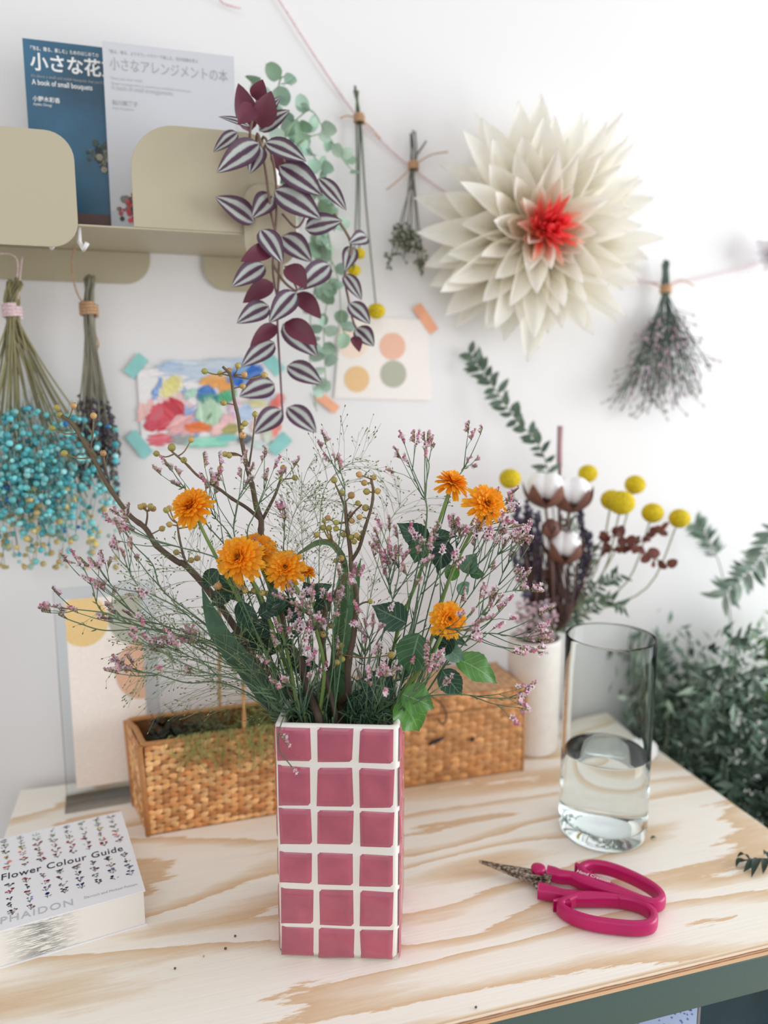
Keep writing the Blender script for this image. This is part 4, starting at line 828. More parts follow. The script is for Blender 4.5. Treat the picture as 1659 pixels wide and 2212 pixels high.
GG = [(98, 122, 100), (128, 148, 126), (80, 104, 86)]
leafy('leafy_branch', 'long green leafy branch arching up left to the paper flower', 'branch', dstem([(1195, 1330), (1198, 1150), (1175, 985), (1110, 900), (1052, 815), (1014, 762)], .05, rr), 46, .022, .42, [(92, 114, 96), (110, 130, 112)], rr, t0=.5)
for i, (lb, g, d) in enumerate([('pale green sprig low on the right of the dried bouquet', [(1240, 1330), (1290, 1270), (1340, 1240)], -.02), ('pale green sprig drooping toward the glass rim', [(1240, 1340), (1300, 1300), (1350, 1310)], -.03), ('green sprig upright behind the glass rim', [(1230, 1330), (1262, 1250), (1275, 1180)], .02), ('dark green sprig at the middle of the dried bouquet', [(1225, 1330), (1238, 1200), (1225, 1110)], .01)]):
    leafy('green_sprig', lb, 'sprig', dstem(g, d, rr), 34, .017, .32, GG, rr, t0=.35)
t = thing('mauve_stick', WV + V((0, 0, .03)), 'mauve stick standing above the cotton in the dried bouquet', 'stick'); mb = MB(); mb.tube([WV + V((.008, .01, .03)), D(1206, 1300, .02), D(1209, 1010, .02)], .0022, 8, (120, 80, 66)); mb.build('stem', 'bark', t); mb = MB(); mb.tube([D(1208, 1012, .02), D(1210, 920, .02)], .0038, 10); mb.build('shaft', 'mauve_wax', t)
t = thing('pale_statice', WV + V((0, 0, .03)), 'pale pink dried flowers at the rim of the white vase', 'dried flower')
mb = MB(); mb.tube(dstem([(1165, 1370), (1150, 1345)], -.05, rr), .001, 5, (120, 120, 96)); mb.build('stem', 'plant', t); mb = MB()
for i in range(160):
    c = D(rr.uniform(1115, 1200), rr.uniform(1300, 1385) , rr.uniform(-.07, -.03)); floret(mb, c, (UP + rvec(rr)).normalized(), .006, rr)
mb.build('blossom', 'petal', t, kind='stuff')
# filler of dark dried stems at the mouth
for i, (x0, x1, lb) in enumerate(((1140, 1175, 'tuft of dark dried stems at the left of the white vase mouth'), (1180, 1230, 'tuft of dark dried stems at the right of the white vase mouth'))):
    t = thing('dried_tuft', WV + V((0, 0, .05)), lb, 'dried stems'); 
    for k in range(44):
        x = rr.uniform(x0, x1); mb = MB(); mb.tube(dstem([(x, 1340), (x + rr.uniform(-25, 25), rr.uniform(1110, 1290))], rr.uniform(-.05, .01), rr), [.0019, .0008], 5, jit((104, 80, 74), rr, .25)); mb.build('stalk', 'plant', t)

# ------------------------------------------------------------------ loose things on the bench
cb = T(1392, 1640) ; t = thing('cotton_boll', cb, 'loose cotton boll lying at the rear right of the bench behind the glass', 'cotton boll'); mb = MB()
for k in range(4): q = k * 1.571; mb.ball(cb + V((math.cos(q) * .007, math.sin(q) * .007, .0135)), (.0115, .0115, .0125), nu=12, nv=8)
mb.build('fluff', 'cotton', t); mb = MB()
for k in range(5):
    q = k * 1.257; rd = V((math.cos(q), math.sin(q), 0)); mb.leaf(cb + V((0, 0, .0015)), cb + rd * .019 + V((0, 0, .01)), .013, rd * .3 + V((0, 0, 1)), -.1, .1, 5, 3, col=(136, 92, 72))
mb.build('bract', 'plant', t)
rr = random.Random(31)
p0 = T(1668, 1858, .004); t = thing('leaf_sprig', T(1625, 1870), 'dark leaf sprig lying at the right edge of the bench', 'sprig'); mb = MB(); P = smooth([T(1672, 1856, .004), T(1640, 1855, .006), T(1612, 1858, .007), T(1594, 1862, .004)], 4); mb.tube(P, .0007, 5, (48, 62, 50)); mb.build('stem', 'plant', t)
for a, b, z in (((1612, 1858), (1590, 1874), .006), ((1625, 1856), (1606, 1884), .007), ((1640, 1855), (1623, 1896), .008), ((1652, 1855), (1648, 1888), .007), ((1618, 1857), (1592, 1852), .008), ((1660, 1856), (1650, 1846), .008)):
    q, e = T(*a, z), T(*b, .001); mb = MB(); mb.leaf(q, e, .0075, V((0, 0, 1)) + rvec(rr) * .5, .25, .2, 6, 4, col=(46, 62, 52)); mb.build('leaf', 'plant', t)
for lb, x, y, s in (('dark seed husk on the bench left of the vase foot, farther one', 508, 2023, 5), ('dark seed husk on the bench left of the vase foot, nearer one', 487, 2050, 6), ('brown crumb on the bench front left', 378, 2093, 5), ('small pale dry crumb left of the vase foot', 440, 2067, 4), ('grey chip lying on the front edge of the bench', 1028, 2177, 6)):
    c = T(x, y, .0008); mb = MB(); k = s * .5 * c.length / FP; mb.ball(c + V((0, 0, .0006)), (k * 1.2, k * .8, .0012), (96, 86, 70) if s > 4 else (186, 182, 120), 7, 4, None); tag(mb.build('plant_crumb', 'plant'), lb, 'crumb')
c = T(1410, 1812); mb = MB(); mb.leaf(c + V((-.003, 0, .0005)), c + V((.004, -.002, .001)), .004, (0, 0, 1), .3, .1, 5, 2, col=(60, 72, 60)); tag(mb.build('leaf_fragment', 'plant'), 'tiny dark leaf fragment on the bench right of the glass foot', 'leaf fragment')

# ------------------------------------------------------------------ shelf and books
def rounded(x0, x1, z0, z1, rad, y, n=8):
    """rad: TL, TR, BR, BL"""
    out = []
    for (cx, cz, a0, rd) in ((x1 - rad[1], z1 - rad[1], 0, rad[1]), (x0 + rad[0], z1 - rad[0], 90, rad[0]), (x0 + rad[3], z0 + rad[3], 180, rad[3]), (x1 - rad[2], z0 + rad[2], 270, rad[2])):
        for i in range(n + 1):
            a = math.radians(a0 + 90 * i / n); out.append(V((cx + rd * math.cos(a), y, cz + rd * math.sin(a))))
    return out
SZ = .659
shelf = thing('folded_metal_shelf', V((-.05, .99, SZ)), 'beige folded sheet metal shelf with rounded flaps high on the wall', 'shelf')
def plate(name, *a, th=.002):
    mb = MB(); mb.prism(rounded(*a), V((0, th, 0))); return bevel(mb.build(name, 'shelf_beige', shelf, smooth=False), .0005, 2)
mb = MB(); mb.box((-.34, .8595, SZ), (.158, .9985, SZ + .002)); bevel(mb.build('shelf_board', 'shelf_beige', shelf, smooth=False), .0005, 2)
plate('front_flap', -.018, .128, SZ + .0022, .763, (.045, .03, .0005, .0005), .8595)
plate('front_flap', -.25, -.0715, .637, .747, (.02, .026, .026, .02), .8565)
plate('front_flap', .094, .150, .628, .712, (.02, .02, .024, .024), .8565)
plate('wall_flap', -.34, -.004, .622, SZ - .0003, (.0005, .0005, .03, .03), .9965)
plate('wall_flap', .058, .158, .618, SZ - .0003, (.0005, .0005, .03, .03), .9965)
for (x, y) in ((105, 548), (172, 525)):
    p = W(x, y, .87); mb = MB(); mb.tube([V((p.x, .868, SZ)), V((p.x, .868, SZ - .014)), V((p.x + .004, .864, SZ - .022)), V((p.x + .008, .86, SZ - .016))], .0026, 6); mb.build('hook', 'matt_white', shelf)
def sbook(name, label, x0, x1, z1, y0, mat):
    t = thing(name, V(((x0 + x1) / 2, y0, SZ + .002)), label, 'book'); mb = MB(); mb.box((x0, y0, SZ + .0022), (x1, y0 + .0012, z1)); mb.build('cover', mat, t, smooth=False)
    mb = MB(); mb.box((x0 + .001, y0 + .0013, SZ + .0035), (x1 - .001, y0 + .0105, z1 - .001)); mb.build('page_block', 'paper_cream', t, smooth=False); mb = MB(); mb.box((x0, y0 + .0106, SZ + .0022), (x1, y0 + .0118, z1)); mb.build('back_cover', mat, t, smooth=False); return t
YW, YBk = .926, .944
wbk = sbook('paperback', 'pale grey Japanese paperback on the shelf, in front of the blue one', W(220, 88, YW).x, W(505, 122, YW).x, W(220, 88, YW).z, YW, 'paper_grey')
bbk = sbook('paperback', 'blue Japanese paperback on the shelf, left of the pale one', W(48, 82, YBk).x, W(48, 82, YBk).x + .141, W(48, 82, YBk).z, YBk, 'cover_blue')
NB = (0, -1, 0)
def tw(nm, s, a, b, Y, mat, par, bold=0, tall=1.0): p, q = W(*a, Y), W(*b, Y); q.z = p.z; text(nm, s, p, q, NB, mat, par, bold, tall, 1, .0004)
tw('strapline', '「飾る、贈る、楽しむ」ためのはじめての', (66, 107), (213, 123), YBk, 'print_white', bbk, .012, 1.25)
tw('title', '小さな花束の本', (66, 147), (330, 175), YBk, 'print_white', bbk, .022, 1.05)
tw('subtitle_line', "It's about a small and stylish bouquets that you'll love", (68, 166), (236, 186), YBk, 'print_grey', bbk, .0, 1.2)
tw('english_title', 'A book of small bouquets', (69, 182), (200, 198), YBk, 'print_white', bbk, .014, 1.3)
tw('author_line', '小野木彩香', (71, 217), (130, 222), YBk, 'print_white', bbk, .015, 1.05); tw('author_line', 'Ayaka Onogi', (72, 227), (112, 232), YBk, 'print_white', bbk, 0, 1.1)
tw('strapline', '「飾る、贈る、よりそう」ハウツーで楽しむ、花の知識を学ぶ', (236, 114), (428, 136), YW, 'print_grey', wbk, .006, 1.25)
tw('title', '小さなアレンジメントの本', (238, 148), (492, 170), YW, 'print_grey', wbk, -.002, 1.35)
tw('subtitle_line', 'Have you ever made', (240, 171), (308, 178), YW, 'print_pale', wbk, 0, 1.2); tw('subtitle_line', 'flower arrangements in something wonderful around you', (241, 182), (412, 199), YW, 'print_pale', wbk, 0, 1.2); tw('english_title', 'A book of small arrangements', (241, 193), (374, 206), YW, 'print_pale', wbk, .006, 1.3)
tw('author_line', '鮎川美薫子', (243, 225), (298, 230), YW, 'print_grey', wbk, .01, 1.05); tw('author_line', 'Ayu Ayukawa', (243, 235), (290, 240), YW, 'print_pale', wbk, 0, 1.0)
rr = random.Random(14); mb = MB(); x0, x1 = W(48, 82, YBk).x, W(48, 82, YBk).x + .141; y = YBk - .0003
mb.quadpts([(x0, y, SZ + .003), (x1, y, SZ + .003), (x1, y, SZ + .024), (x0, y, SZ + .024)], (74, 56, 70)); mb.quadpts([(x0, y - .0001, SZ + .019), (x1, y - .0001, SZ + .019), (x1, y - .0001, SZ + .03), (x0, y - .0001, SZ + .03)], (104, 84, 84)); mb.quadpts([(x0, y - .0001, SZ + .003), (x1, y - .0001, SZ + .003), (x1, y - .0001, SZ + .008), (x0, y - .0001, SZ + .008)], (30, 84, 134))
for i in range(70):
    c = W(rr.gauss(222, 12), rr.gauss(335, 16), y - .0002 - .00001 * i); s = rr.uniform(.0015, .004); mb.quadpts([c + V((s * math.cos(q), 0, s * math.sin(q))) for q in (0, 1, 2, 3, 4, 5)], jit(rr.choice([(70, 84, 80), (110, 112, 100), (52, 62, 66), (150, 146, 128)]), rr))
mb.build('cover_print', 'print', bbk, smooth=False); mb = MB()
for i in range(60):
    c = W(rr.gauss(290, 14), rr.gauss(440, 14), YW - .0003 - .00001 * i); s = rr.uniform(.0015, .004); mb.quadpts([c + V((s * math.cos(q), 0, s * math.sin(q))) for q in (0, 1, 2, 3, 4, 5)], jit(rr.choice([(206, 70, 84), (80, 84, 76), (120, 120, 112), (190, 90, 96)]), rr))
a = W(240, 455, YW - .0002); b = W(505, 470, YW); mb.quadpts([(a.x, YW - .0002, SZ + .003), (b.x, YW - .0002, SZ + .003), (b.x, YW - .0002, a.z), (a.x, YW - .0002, a.z)], (196, 200, 210)); mb.build('cover_print', 'print', wbk, smooth=False)

# ------------------------------------------------------------------ hanging zebra plant and mint plant
def pot(t, c, r, h, mat='matt_white'):
    mb = MB(); mb.lathe([(r * .7, 0), (r * .75, .002), (r, h - .004), (r, h), (r * .9, h), (r * .88, h - .01)], c, 32); mb.build('pot', mat, t); mb = MB(); mb.lathe([(r * .87, h - .009), (r * .8, h - .006), (r * .3, h - .004)], c, 24, (70, 54, 44)); mb.build('soil', 'bark', t)
zp = W(545, 300, .905); zc = V((zp.x, .895, SZ + .0022)); zeb = thing('hanging_zebra_plant', zc, 'trailing purple and silver striped plant hanging from the shelf end', 'plant'); pot(zeb, zc, .029, .075)
ZY = .835
def Zl(a, b, w, dy=0, flip=False, dark=False):
    p = W(*a, ZY + dy); q = W(*b, ZY + dy - .012); n = TOCAM(p) + V((.15, 0, .35)); n = -n if flip else n
    mb = MB(); mb.leaf(p, q, w * (p - CAM).length / FP * 1.22, n, .08 * (-1 if flip else 1), .14 * (-1 if flip else 1), 10, 6, .75); mb.build('leaf', 'zebra_leaf', zeb)
def c1(x, y): return (430 + x / 3.016, 130 + y / 3.016)
def c2(x, y): return (430 + x / 3.016, 600 + y / 3.016)
for a, b, w, fl in [((370, 260), (415, 125), 80, 1), ((390, 390), (530, 240), 62, 0), ((390, 460), (592, 325), 76, 0), ((360, 300), (252, 420), 90, 1), ((330, 470), (255, 150), 110, 1), ((400, 440), (470, 200), 110, 1), ((330, 430), (125, 368), 34, 0), ((250, 470), (92, 600), 66, 0), ((390, 540), (115, 735), 120, 0), ((390, 550), (330, 740), 100, 0), ((430, 540), (700, 660), 100, 0), ((520, 690), (805, 885), 140, 0), ((490, 850), (795, 1035), 150, 0), ((775, 770), (960, 980), 84, 0),
                    ((360, 1055), (102, 890), 120, 0), ((475, 880), (345, 1030), 110, 0), ((690, 1100), (935, 1045), 110, 0), ((400, 1105), (545, 1325), 116, 0), ((480, 1230), (270, 1312), 90, 1), ((535, 1150), (735, 1315), 130, 0), ((425, 1330), (212, 1478), 112, 0), ((570, 1340), (700, 1490), 110, 1), ((850, 1330), (645, 1500), 120, 0), ((480, 1450), (285, 1582), 96, 1), ((630, 1510), (455, 1712), 120, 0), ((630, 1520), (795, 1685), 100, 1), ((455, 1600), (245, 1715), 110, 0),
                    ((1095, 1150), (975, 1195), 84, 0), ((1000, 1215), (950, 1375), 84, 0), ((945, 1395), (1060, 1565), 80, 0), ((975, 1585), (1115, 1720), 96, 0), ((500, 600), (560, 760), 90, 1)]: Zl(c1(*a), c1(*b), w / 3.016, R0.uniform(-.02, .02), bool(fl))
for a, b, w, fl in [((505, 310), (332, 445), 84, 1), ((490, 420), (276, 580), 110, 0), ((545, 300), (770, 512), 150, 0), ((560, 290), (770, 440), 120, 1), ((572, 575), (803, 693), 122, 0), ((490, 690), (262, 775), 130, 0), ((535, 860), (355, 1018), 120, 0), ((572, 845), (765, 1010), 120, 0), ((1020, 330), (1140, 448), 104, 0), ((1010, 380), (1045, 485), 60, 1)]: Zl(c2(*a), c2(*b), w / 3.016, R0.uniform(-.02, .02), bool(fl))
for g in ([c1(380, 480), c1(430, 700), c1(470, 1000), c1(520, 1250), c2(510, 250), c2(528, 600), c2(545, 900)], [c1(420, 500), c1(490, 700), c1(505, 1000), c1(480, 1350), c1(510, 1560), c2(510, 300)], [c1(470, 520), c1(600, 760), c1(700, 950), c1(640, 1090), c1(540, 1000)], [c1(330, 500), c1(370, 300), c1(390, 150)], [c1(880, 1000), c1(990, 1200), c1(950, 1400), c1(980, 1590), c2(1010, 300), c2(1060, 380)], [c1(480, 1330), c1(560, 1450), c1(640, 1500), c1(560, 1340)]):
    mb = MB(); mb.tube(smooth([zc + V((0, -.01, .07))] + [W(*p, ZY + .006) for p in g], 5) if g[0][1] < 330 else smooth([W(*p, ZY + .006) for p in g], 5), [.0016, .0011], 6, (142, 120, 96), (120, 84, 92)); mb.build('stem', 'plant', zeb)
mp_ = W(610, 300, .945); mcn = V((mp_.x + .0, .952, SZ + .0022)); mint = thing('mint_plant', mcn, 'pale mint green round leaved plant trailing behind the striped one', 'plant'); pot(mint, mcn, .026, .07)
rr = random.Random(17); MC = [(176, 204, 186), (160, 192, 172), (188, 210, 192), (150, 180, 152)]
for g, dn in (([(595, 330), (575, 220), (545, 180), (530, 165)], 5), ([(600, 320), (600, 200), (612, 165), (630, 185)], 8), ([(610, 320), (640, 260), (660, 300), (680, 340), (705, 365)], 14), ([(610, 300), (650, 250), (675, 240), (700, 280)], 6), ([(640, 320), (690, 290), (720, 310), (745, 350), (765, 372)], 7), ([(620, 330), (660, 400), (700, 480), (715, 540), (712, 620), (700, 700), (702, 790), (706, 850)], 26), ([(640, 380), (680, 480), (690, 560), (675, 650), (668, 760), (684, 890)], 18), ([(690, 420), (700, 520), (730, 600), (738, 700), (745, 720)], 10), ([(640, 350), (680, 420), (725, 460), (722, 500)], 10)):
    P = smooth([mcn + V((0, 0, .068))] + [W(x, y, .91 + .03 * rr.random()) for x, y in g], 5); mb = MB(); mb.tube(P, [.0011, .0006], 5, (158, 178, 146)); mb.build('stem', 'plant', mint)
    for i in range(dn):
        q, d = at(P, .22 + .78 * (i + .5) / dn); e = q + (d * .2 + rvec(rr)).normalized() * rr.uniform(.016, .024); mb = MB(); mb.leaf(q, e, (e - q).length * rr.uniform(.7, 1), TOCAM(q) + rvec(rr) * .7, .05, .1, 7, 4, .8, col=jit(rr.choice(MC), rr, .06), blunt=1); mb.build('leaf', 'plant', mint)

# ------------------------------------------------------------------ pictures taped to the wall
r = random.Random(19); YP = .9982
def wq(px, Y=YP): return [W(x, y, Y) for x, y in px]
drw = thing('child_drawing', W(455, 965), "child's bright crayon drawing taped to the wall", 'drawing')
mb = MB(); mb.prism(wq([(296, 800), (598, 770), (618, 950), (308, 972)], .9978)[::-1], V((0, .0004, 0)), (244, 240, 240)); mb.build('paper_sheet', 'crayon', drw, smooth=False)
mb = MB(); yy = [.9976]
def scrib(poly, col, n, wpx=5, ang=.3, k=.35):
    """crayon strokes hatched inside an ellipse cx,cy,rx,ry"""
    cx, cy, rx, ry = poly
    for i in range(n):
        yy[0] -= .0000018; u = r.uniform(-1, 1); a = ang + r.uniform(-.25, .25); h = math.sqrt(max(.04, 1 - u * u)); ca, sa = math.cos(a), math.sin(a)
        px, py = cx - sa * u * min(rx, ry), cy + ca * u * ry; l = h * rx * r.uniform(.6, 1); w = wpx * r.uniform(.5, 1.1)
        mb.quadpts(wq([(px - ca * l, py - sa * l), (px + ca * l * .2 + sa * w, py + sa * l * .2 - w), (px + ca * l, py + sa * l), (px - ca * l * .2 - sa * w, py - sa * l * .2 + w)], yy[0]), jit(mixc(col, (244, 240, 240), r.random() * k), r, .06))
for e in [((450, 800, 140, 18), (196, 214, 232), 40, 6, -.05), ((315, 885, 16, 90), (246, 190, 184), 46, 6, 1.5), ((375, 880, 52, 40), (246, 206, 204), 40, 6, .5), ((400, 915, 60, 40), (140, 166, 218), 22, 5, -.6),
          ((340, 840, 12, 40), (120, 156, 216), 22, 5, 1.1), ((398, 845, 12, 40), (140, 172, 220), 22, 5, 2.0), ((368, 795, 40, 10), (170, 196, 226), 16, 4, 0), ((370, 834, 27, 34), (240, 232, 190), 30, 6, 1.2), ((370, 834, 20, 26), (232, 222, 130), 46, 5, .8),
          ((350, 900, 48, 26), (214, 60, 76), 60, 6, -.55), ((375, 885, 34, 22), (200, 36, 52), 46, 5, .9), ((330, 920, 24, 10), (206, 40, 60), 26, 5, -.2), ((345, 950, 34, 12), (226, 92, 106), 30, 5, 0), ((395, 925, 50, 26), (238, 170, 170), 30, 6, -.4),
          ((460, 822, 34, 12), (244, 168, 84), 36, 5, -.1), ((486, 835, 26, 12), (240, 156, 72), 24, 5, .4), ((446, 852, 26, 18), (44, 104, 188), 60, 5, .1), ((452, 862, 34, 10), (40, 128, 130), 26, 5, 0), ((412, 850, 12, 26), (166, 216, 192), 20, 5, 1.4), ((490, 858, 20, 24), (70, 172, 120), 36, 5, 1.2),
          ((452, 892, 40, 26), (176, 216, 180), 46, 6, 1.4), ((452, 900, 4, 30), (70, 130, 80), 14, 3, 1.5), ((428, 923, 34, 9), (236, 104, 40), 50, 5, 0), ((470, 930, 18, 16), (240, 190, 184), 24, 5, .3), ((492, 910, 20, 18), (244, 186, 190), 30, 5, .6), ((498, 928, 24, 12), (166, 160, 90), 36, 4, -.2),
          ((530, 810, 50, 24), (110, 160, 220), 50, 5, -.3), ((548, 805, 26, 14), (38, 100, 196), 40, 5, -.4), ((512, 820, 14, 16), (30, 96, 200), 26, 5, -.6), ((560, 850, 40, 14), (176, 194, 226), 24, 5, .1), ((545, 872, 40, 6), (226, 218, 150), 22, 4, 0), ((510, 880, 22, 20), (236, 200, 226), 28, 5, -.3), ((530, 890, 22, 18), (176, 204, 234), 30, 5, .2),
          ((598, 870, 14, 40), (240, 120, 110), 50, 6, 1.3), ((590, 930, 16, 26), (240, 140, 126), 34, 6, 1.2), ((560, 915, 20, 20), (246, 206, 200), 20, 5, .4), ((578, 940, 13, 16), (206, 220, 196), 24, 5, 0), ((530, 948, 20, 9), (70, 76, 92), 30, 4, -.1), ((400, 950, 40, 8), (150, 156, 156), 24, 4, 0), ((450, 955, 60, 8), (140, 216, 190), 50, 5, -.02), ((490, 945, 30, 7), (120, 200, 190), 20, 4, 0), ((560, 960, 30, 6), (206, 226, 224), 12, 4, 0)]: scrib(e[0], e[1], e[2], e[3], e[4])
mb.build('crayon_strokes', 'crayon', drw, smooth=False, kind='stuff')
def tape(label, a, b, w, mat):
    p = V((*a, 0)); q = V((*b, 0)); s = (q - p).normalized(); s = V((-s.y, s.x, 0)) * w / 2
    mb = MB(); mb.prism([W(*(v.xy), .9972) for v in (p - s, q - s, q + s, p + s)], V((0, -.0003, 0))); tag(mb.build('tape_strip', mat, smooth=False), label, 'tape')
tape('teal tape strip at the upper left corner of the crayon drawing', (278, 810), (310, 770), 28, 'teal_tape'); tape('teal tape strip at the lower left corner of the crayon drawing', (282, 936), (320, 984), 28, 'teal_tape')
tape('teal tape strip at the upper right corner of the crayon drawing', (578, 772), (606, 805), 28, 'teal_tape'); tape('teal tape strip at the lower right corner of the crayon drawing', (586, 976), (622, 942), 28, 'teal_tape')
prt = thing('circle_art_print', W(830, 865), 'cream print with three coloured circles taped to the wall', 'print'); mb = MB(); mb.prism(wq([(737, 684), (925, 690), (931, 865), (722, 860)], .9978)[::-1], V((0, .0004, 0)), (247, 240, 234)); mb.build('paper_sheet', 'print', prt, smooth=False); mb = MB()
for i, (x, y, s, c) in enumerate(((848, 748, 28, (240, 190, 166)), (771, 819, 27, (238, 198, 146)), (850, 808, 28, (184, 184, 166)), (762, 738, 34, (250, 226, 208)))): mb.quadpts([W(x + s * math.cos(q * .157), y + s * 1.05 * math.sin(q * .157), .9975 - .00004 * (i if i < 3 else -1)) for q in range(40)], c)
mb.build('circle_shapes', 'print', prt, smooth=False)
tape('peach tape strip at the upper right corner of the circle print', (900, 660), (938, 716), 22, 'peach_tape'); tape('peach tape strip at the lower left corner of the circle print', (686, 852), (728, 886), 20, 'peach_tape')

# ------------------------------------------------------------------ string and things hanging on it
def ws(*px, Y=.992): return [W(x, y, Y) for x, y in px]
cord = smooth(ws((560, -60), (600, -5), (680, 120), (770, 250), (830, 310), (893, 365), (985, 430), (1080, 490), (1240, 570), (1340, 595), (1438, 612), (1560, 590), (1680, 555), (1800, 500), Y=.9945), 5)
mb = MB(); mb.tube(cord, .0011, 6); tag(mb.build('hanging_string', 'pink_twine'), 'pale pink string strung across the wall behind the paper flower', 'string')
mb = MB(); mb.tube(smooth(ws((470, -8), (485, 8), (520, 18)), 4), .0012, 6); tag(mb.build('hanging_thread', 'pink_twine'), 'short pink thread end at the top edge of the wall', 'string')
def knot(t, c, R, mat, tails=(), rr=random):
    mb = MB(); P = [V(c) + RT * (R * math.cos(q)) + HF * (R * math.sin(q)) + V((0, 0, (q / 25 - .5) * R * 1.6)) for q in [i * .5 for i in range(50)]]; mb.tube(P, R * .25, 5)
    for tl in tails: mb.tube(smooth([V(c)] + tl, 4), .0009, 5)
    mb.build('tie', mat, t)
def bunch(name, label, cat, tops, tie, ends, Y, col, r0, mat='plant', tails=(), tmat='jute', R=.006):
    c = W(*tie, Y); t = thing(name, c, label, cat); rr = random.Random(len(label)); out = []
    for i, e in enumerate(ends):
        tp = tops[i % len(tops)]; y2 = Y - rr.uniform(-.004, .02); p = smooth([W(tp[0] + rr.uniform(-4, 4), tp[1] + rr.uniform(-5, 5), Y), c + RT * rr.uniform(-R, R) * .6 + HF * rr.uniform(-R, R) * .6, W(tie[0] * .6 + e[0] * .4 , tie[1] * .55 + e[1] * .45, Y - .004), W(*e, y2)], 4)
        mb = MB(); mb.tube(p, [r0, r0 * .6], 5, jit(col, rr, .15)); mb.build('stem', mat, t); out.append(p)
    knot(t, c, R, tmat, [[W(*q, Y) for q in tl] for tl in tails], rr); return t, out, rr
t, st, rr = bunch('hanging_ball_flowers', 'three yellow ball flowers hanging head down on the string', 'dried bunch', [(766, 190), (772, 192)], (776, 256), [(776, 540), (764, 580), (812, 662)], .985, (96, 108, 84), .0016, tails=(((750, 250), (735, 256)), ((800, 275), (822, 300))))
for (x, y, s), lb in zip(((776, 548, 26), (765, 584, 28), (813, 672, 38)), 'abc'):
    mb = MB(); c = W(x, y, .975); R = s / 2 * (c - CAM).length / FP; mb.ball(c, (R, R, R * .85), nu=20, nv=14); mb.build('flower_head', 'craspedia', t)
t, st, rr = bunch('hanging_twig_bunch', 'tiny bunch of dried twigs on the string left of the paper flower', 'dried bunch', [(896, 285), (918, 302), (888, 290)], (893, 358), [(840, 570), (856, 545), (872, 560), (885, 545), (905, 575), (915, 590)], .985, (110, 106, 100), .0012, tails=(((930, 335), (968, 328)), ((860, 390), (835, 410))))
mb = MB()
for p in st:
    for k in range(22): q, d = at(p, rr.uniform(.8, 1)); o = rvec(rr); mb.ball(q + o * .007, (.0018, .0018, .0028), jit((104, 112, 84), rr, .2), 5, 4, o); mb.tube([q, q + o * .007], .0004, 3, (110, 110, 90))
mb.build('seed_pods', 'plant', t, kind='stuff')
rr = random.Random(23)
t, st, rr = bunch('hanging_pink_bunch', 'dried pink green flower bunch hanging at the right of the wall', 'dried bunch', [(1437, 566), (1441, 566), (1434, 568)], (1438, 625), [(1335 + 190 * i / 21 + (8 if i % 2 else -8), 895 - 70 * abs(i / 21 - .35) - (i * 37 % 60)) for i in range(22)], .98, (78, 96, 84), .0014, tails=(((1470, 605), (1500, 618)), ((1410, 612),)), R=.007)
mb = MB(); mb2 = MB()
for p in st:
    for k in range(22):
        q, d = at(p, rr.uniform(.5, 1)); e = q + (d + rvec(rr) * .8).normalized() * rr.uniform(.012, .03); mb2.tube([q, e], .0005, 3, jit((96, 112, 98), rr, .2)); mb.ball(e, (.0016, .0016, .003), jit(rr.choice([(206, 176, 190), (190, 164, 176), (136, 148, 132), (214, 196, 204), (150, 160, 148)]), rr, .1), 5, 4, d)
mb2.build('twig_mass', 'plant', t, kind='stuff'); mb.build('blossom_mass', 'plant', t, kind='stuff')
# blue gypsophila on the left
t, st, rr = bunch('hanging_blue_bunch', 'big bunch of turquoise dyed dried flowers hanging at the left edge', 'dried bunch', [(20, 606), (38, 604), (46, 612), (28, 618)], (26, 672), [(-70 + 300 * i / 29, 900 + (i * 53 % 230)) for i in range(30)], .955, (140, 134, 96), .0016, tmat='pink_twine', R=.009, tails=(((30, 630), (38, 590), (36, 560), (20, 548), (-5, 548)), ((40, 640), (44, 590), (48, 555))))
mb = MB(); mb2 = MB()
for i in range(1150):
    p = rr.choice(st); q, d = at(p, rr.uniform(.5, 1)); x = rr.gauss(75, 85); y = rr.gauss(1040, 85); x = max(-110, min(250, x)); y = max(880 + abs(x - 70) * .25, min(1225, y))
    c = W(x, y, .95 - rr.uniform(-.03, .05)); k = (y - 1040) / 160
    col = rr.choice([(130, 214, 218), (96, 196, 204), (166, 230, 230), (80, 172, 184), (120, 208, 210)]) if rr.random() > max(.0, k) * .75 else rr.choice([(222, 200, 136), (206, 184, 120), (170, 200, 190)])
    if rr.random() < .03: col = (50, 110, 176)
    o = rvec(rr); mb.ball(c, rr.uniform(.0022, .0042), jit(col, rr, .12), 6, 4, o)
    if i % 2: mb2.tube([c, c + V((rr.uniform(-.006, .006), 0, rr.uniform(.012, .03)))], .0004, 3, jit((150, 160, 140), rr, .15))
mb2.build('twig_mass', 'plant', t, kind='stuff'); mb.build('blossom_mass', 'plant', t, kind='stuff')
t, st, rr = bunch('hanging_lavender_bunch', 'slim bunch of dried lavender hanging head down from the shelf', 'dried bunch', [(190, 598), (196, 597), (186, 600), (201, 599)], (192, 668), [(165 + 95 * i / 23 , 930 + (i * 61 % 150)) for i in range(24)], .965, (138, 134, 116), .0017, R=.009, tails=(((170, 640), (158, 600), (156, 560), (164, 530)), ((206, 720), (213, 745), (205, 765))))
mb = MB()
for p in st:
    for k in range(40): q, d = at(p, rr.uniform(.83, 1)); o = rvec(rr); mb.ball(q + o * rr.uniform(.001, .004), (.0016, .0016, .0028), jit(rr.choice([(92, 84, 98), (78, 72, 84), (116, 104, 104)]), rr, .2), 5, 4, (o + d).normalized())
mb.build('blossom_mass', 'plant', t, kind='stuff')

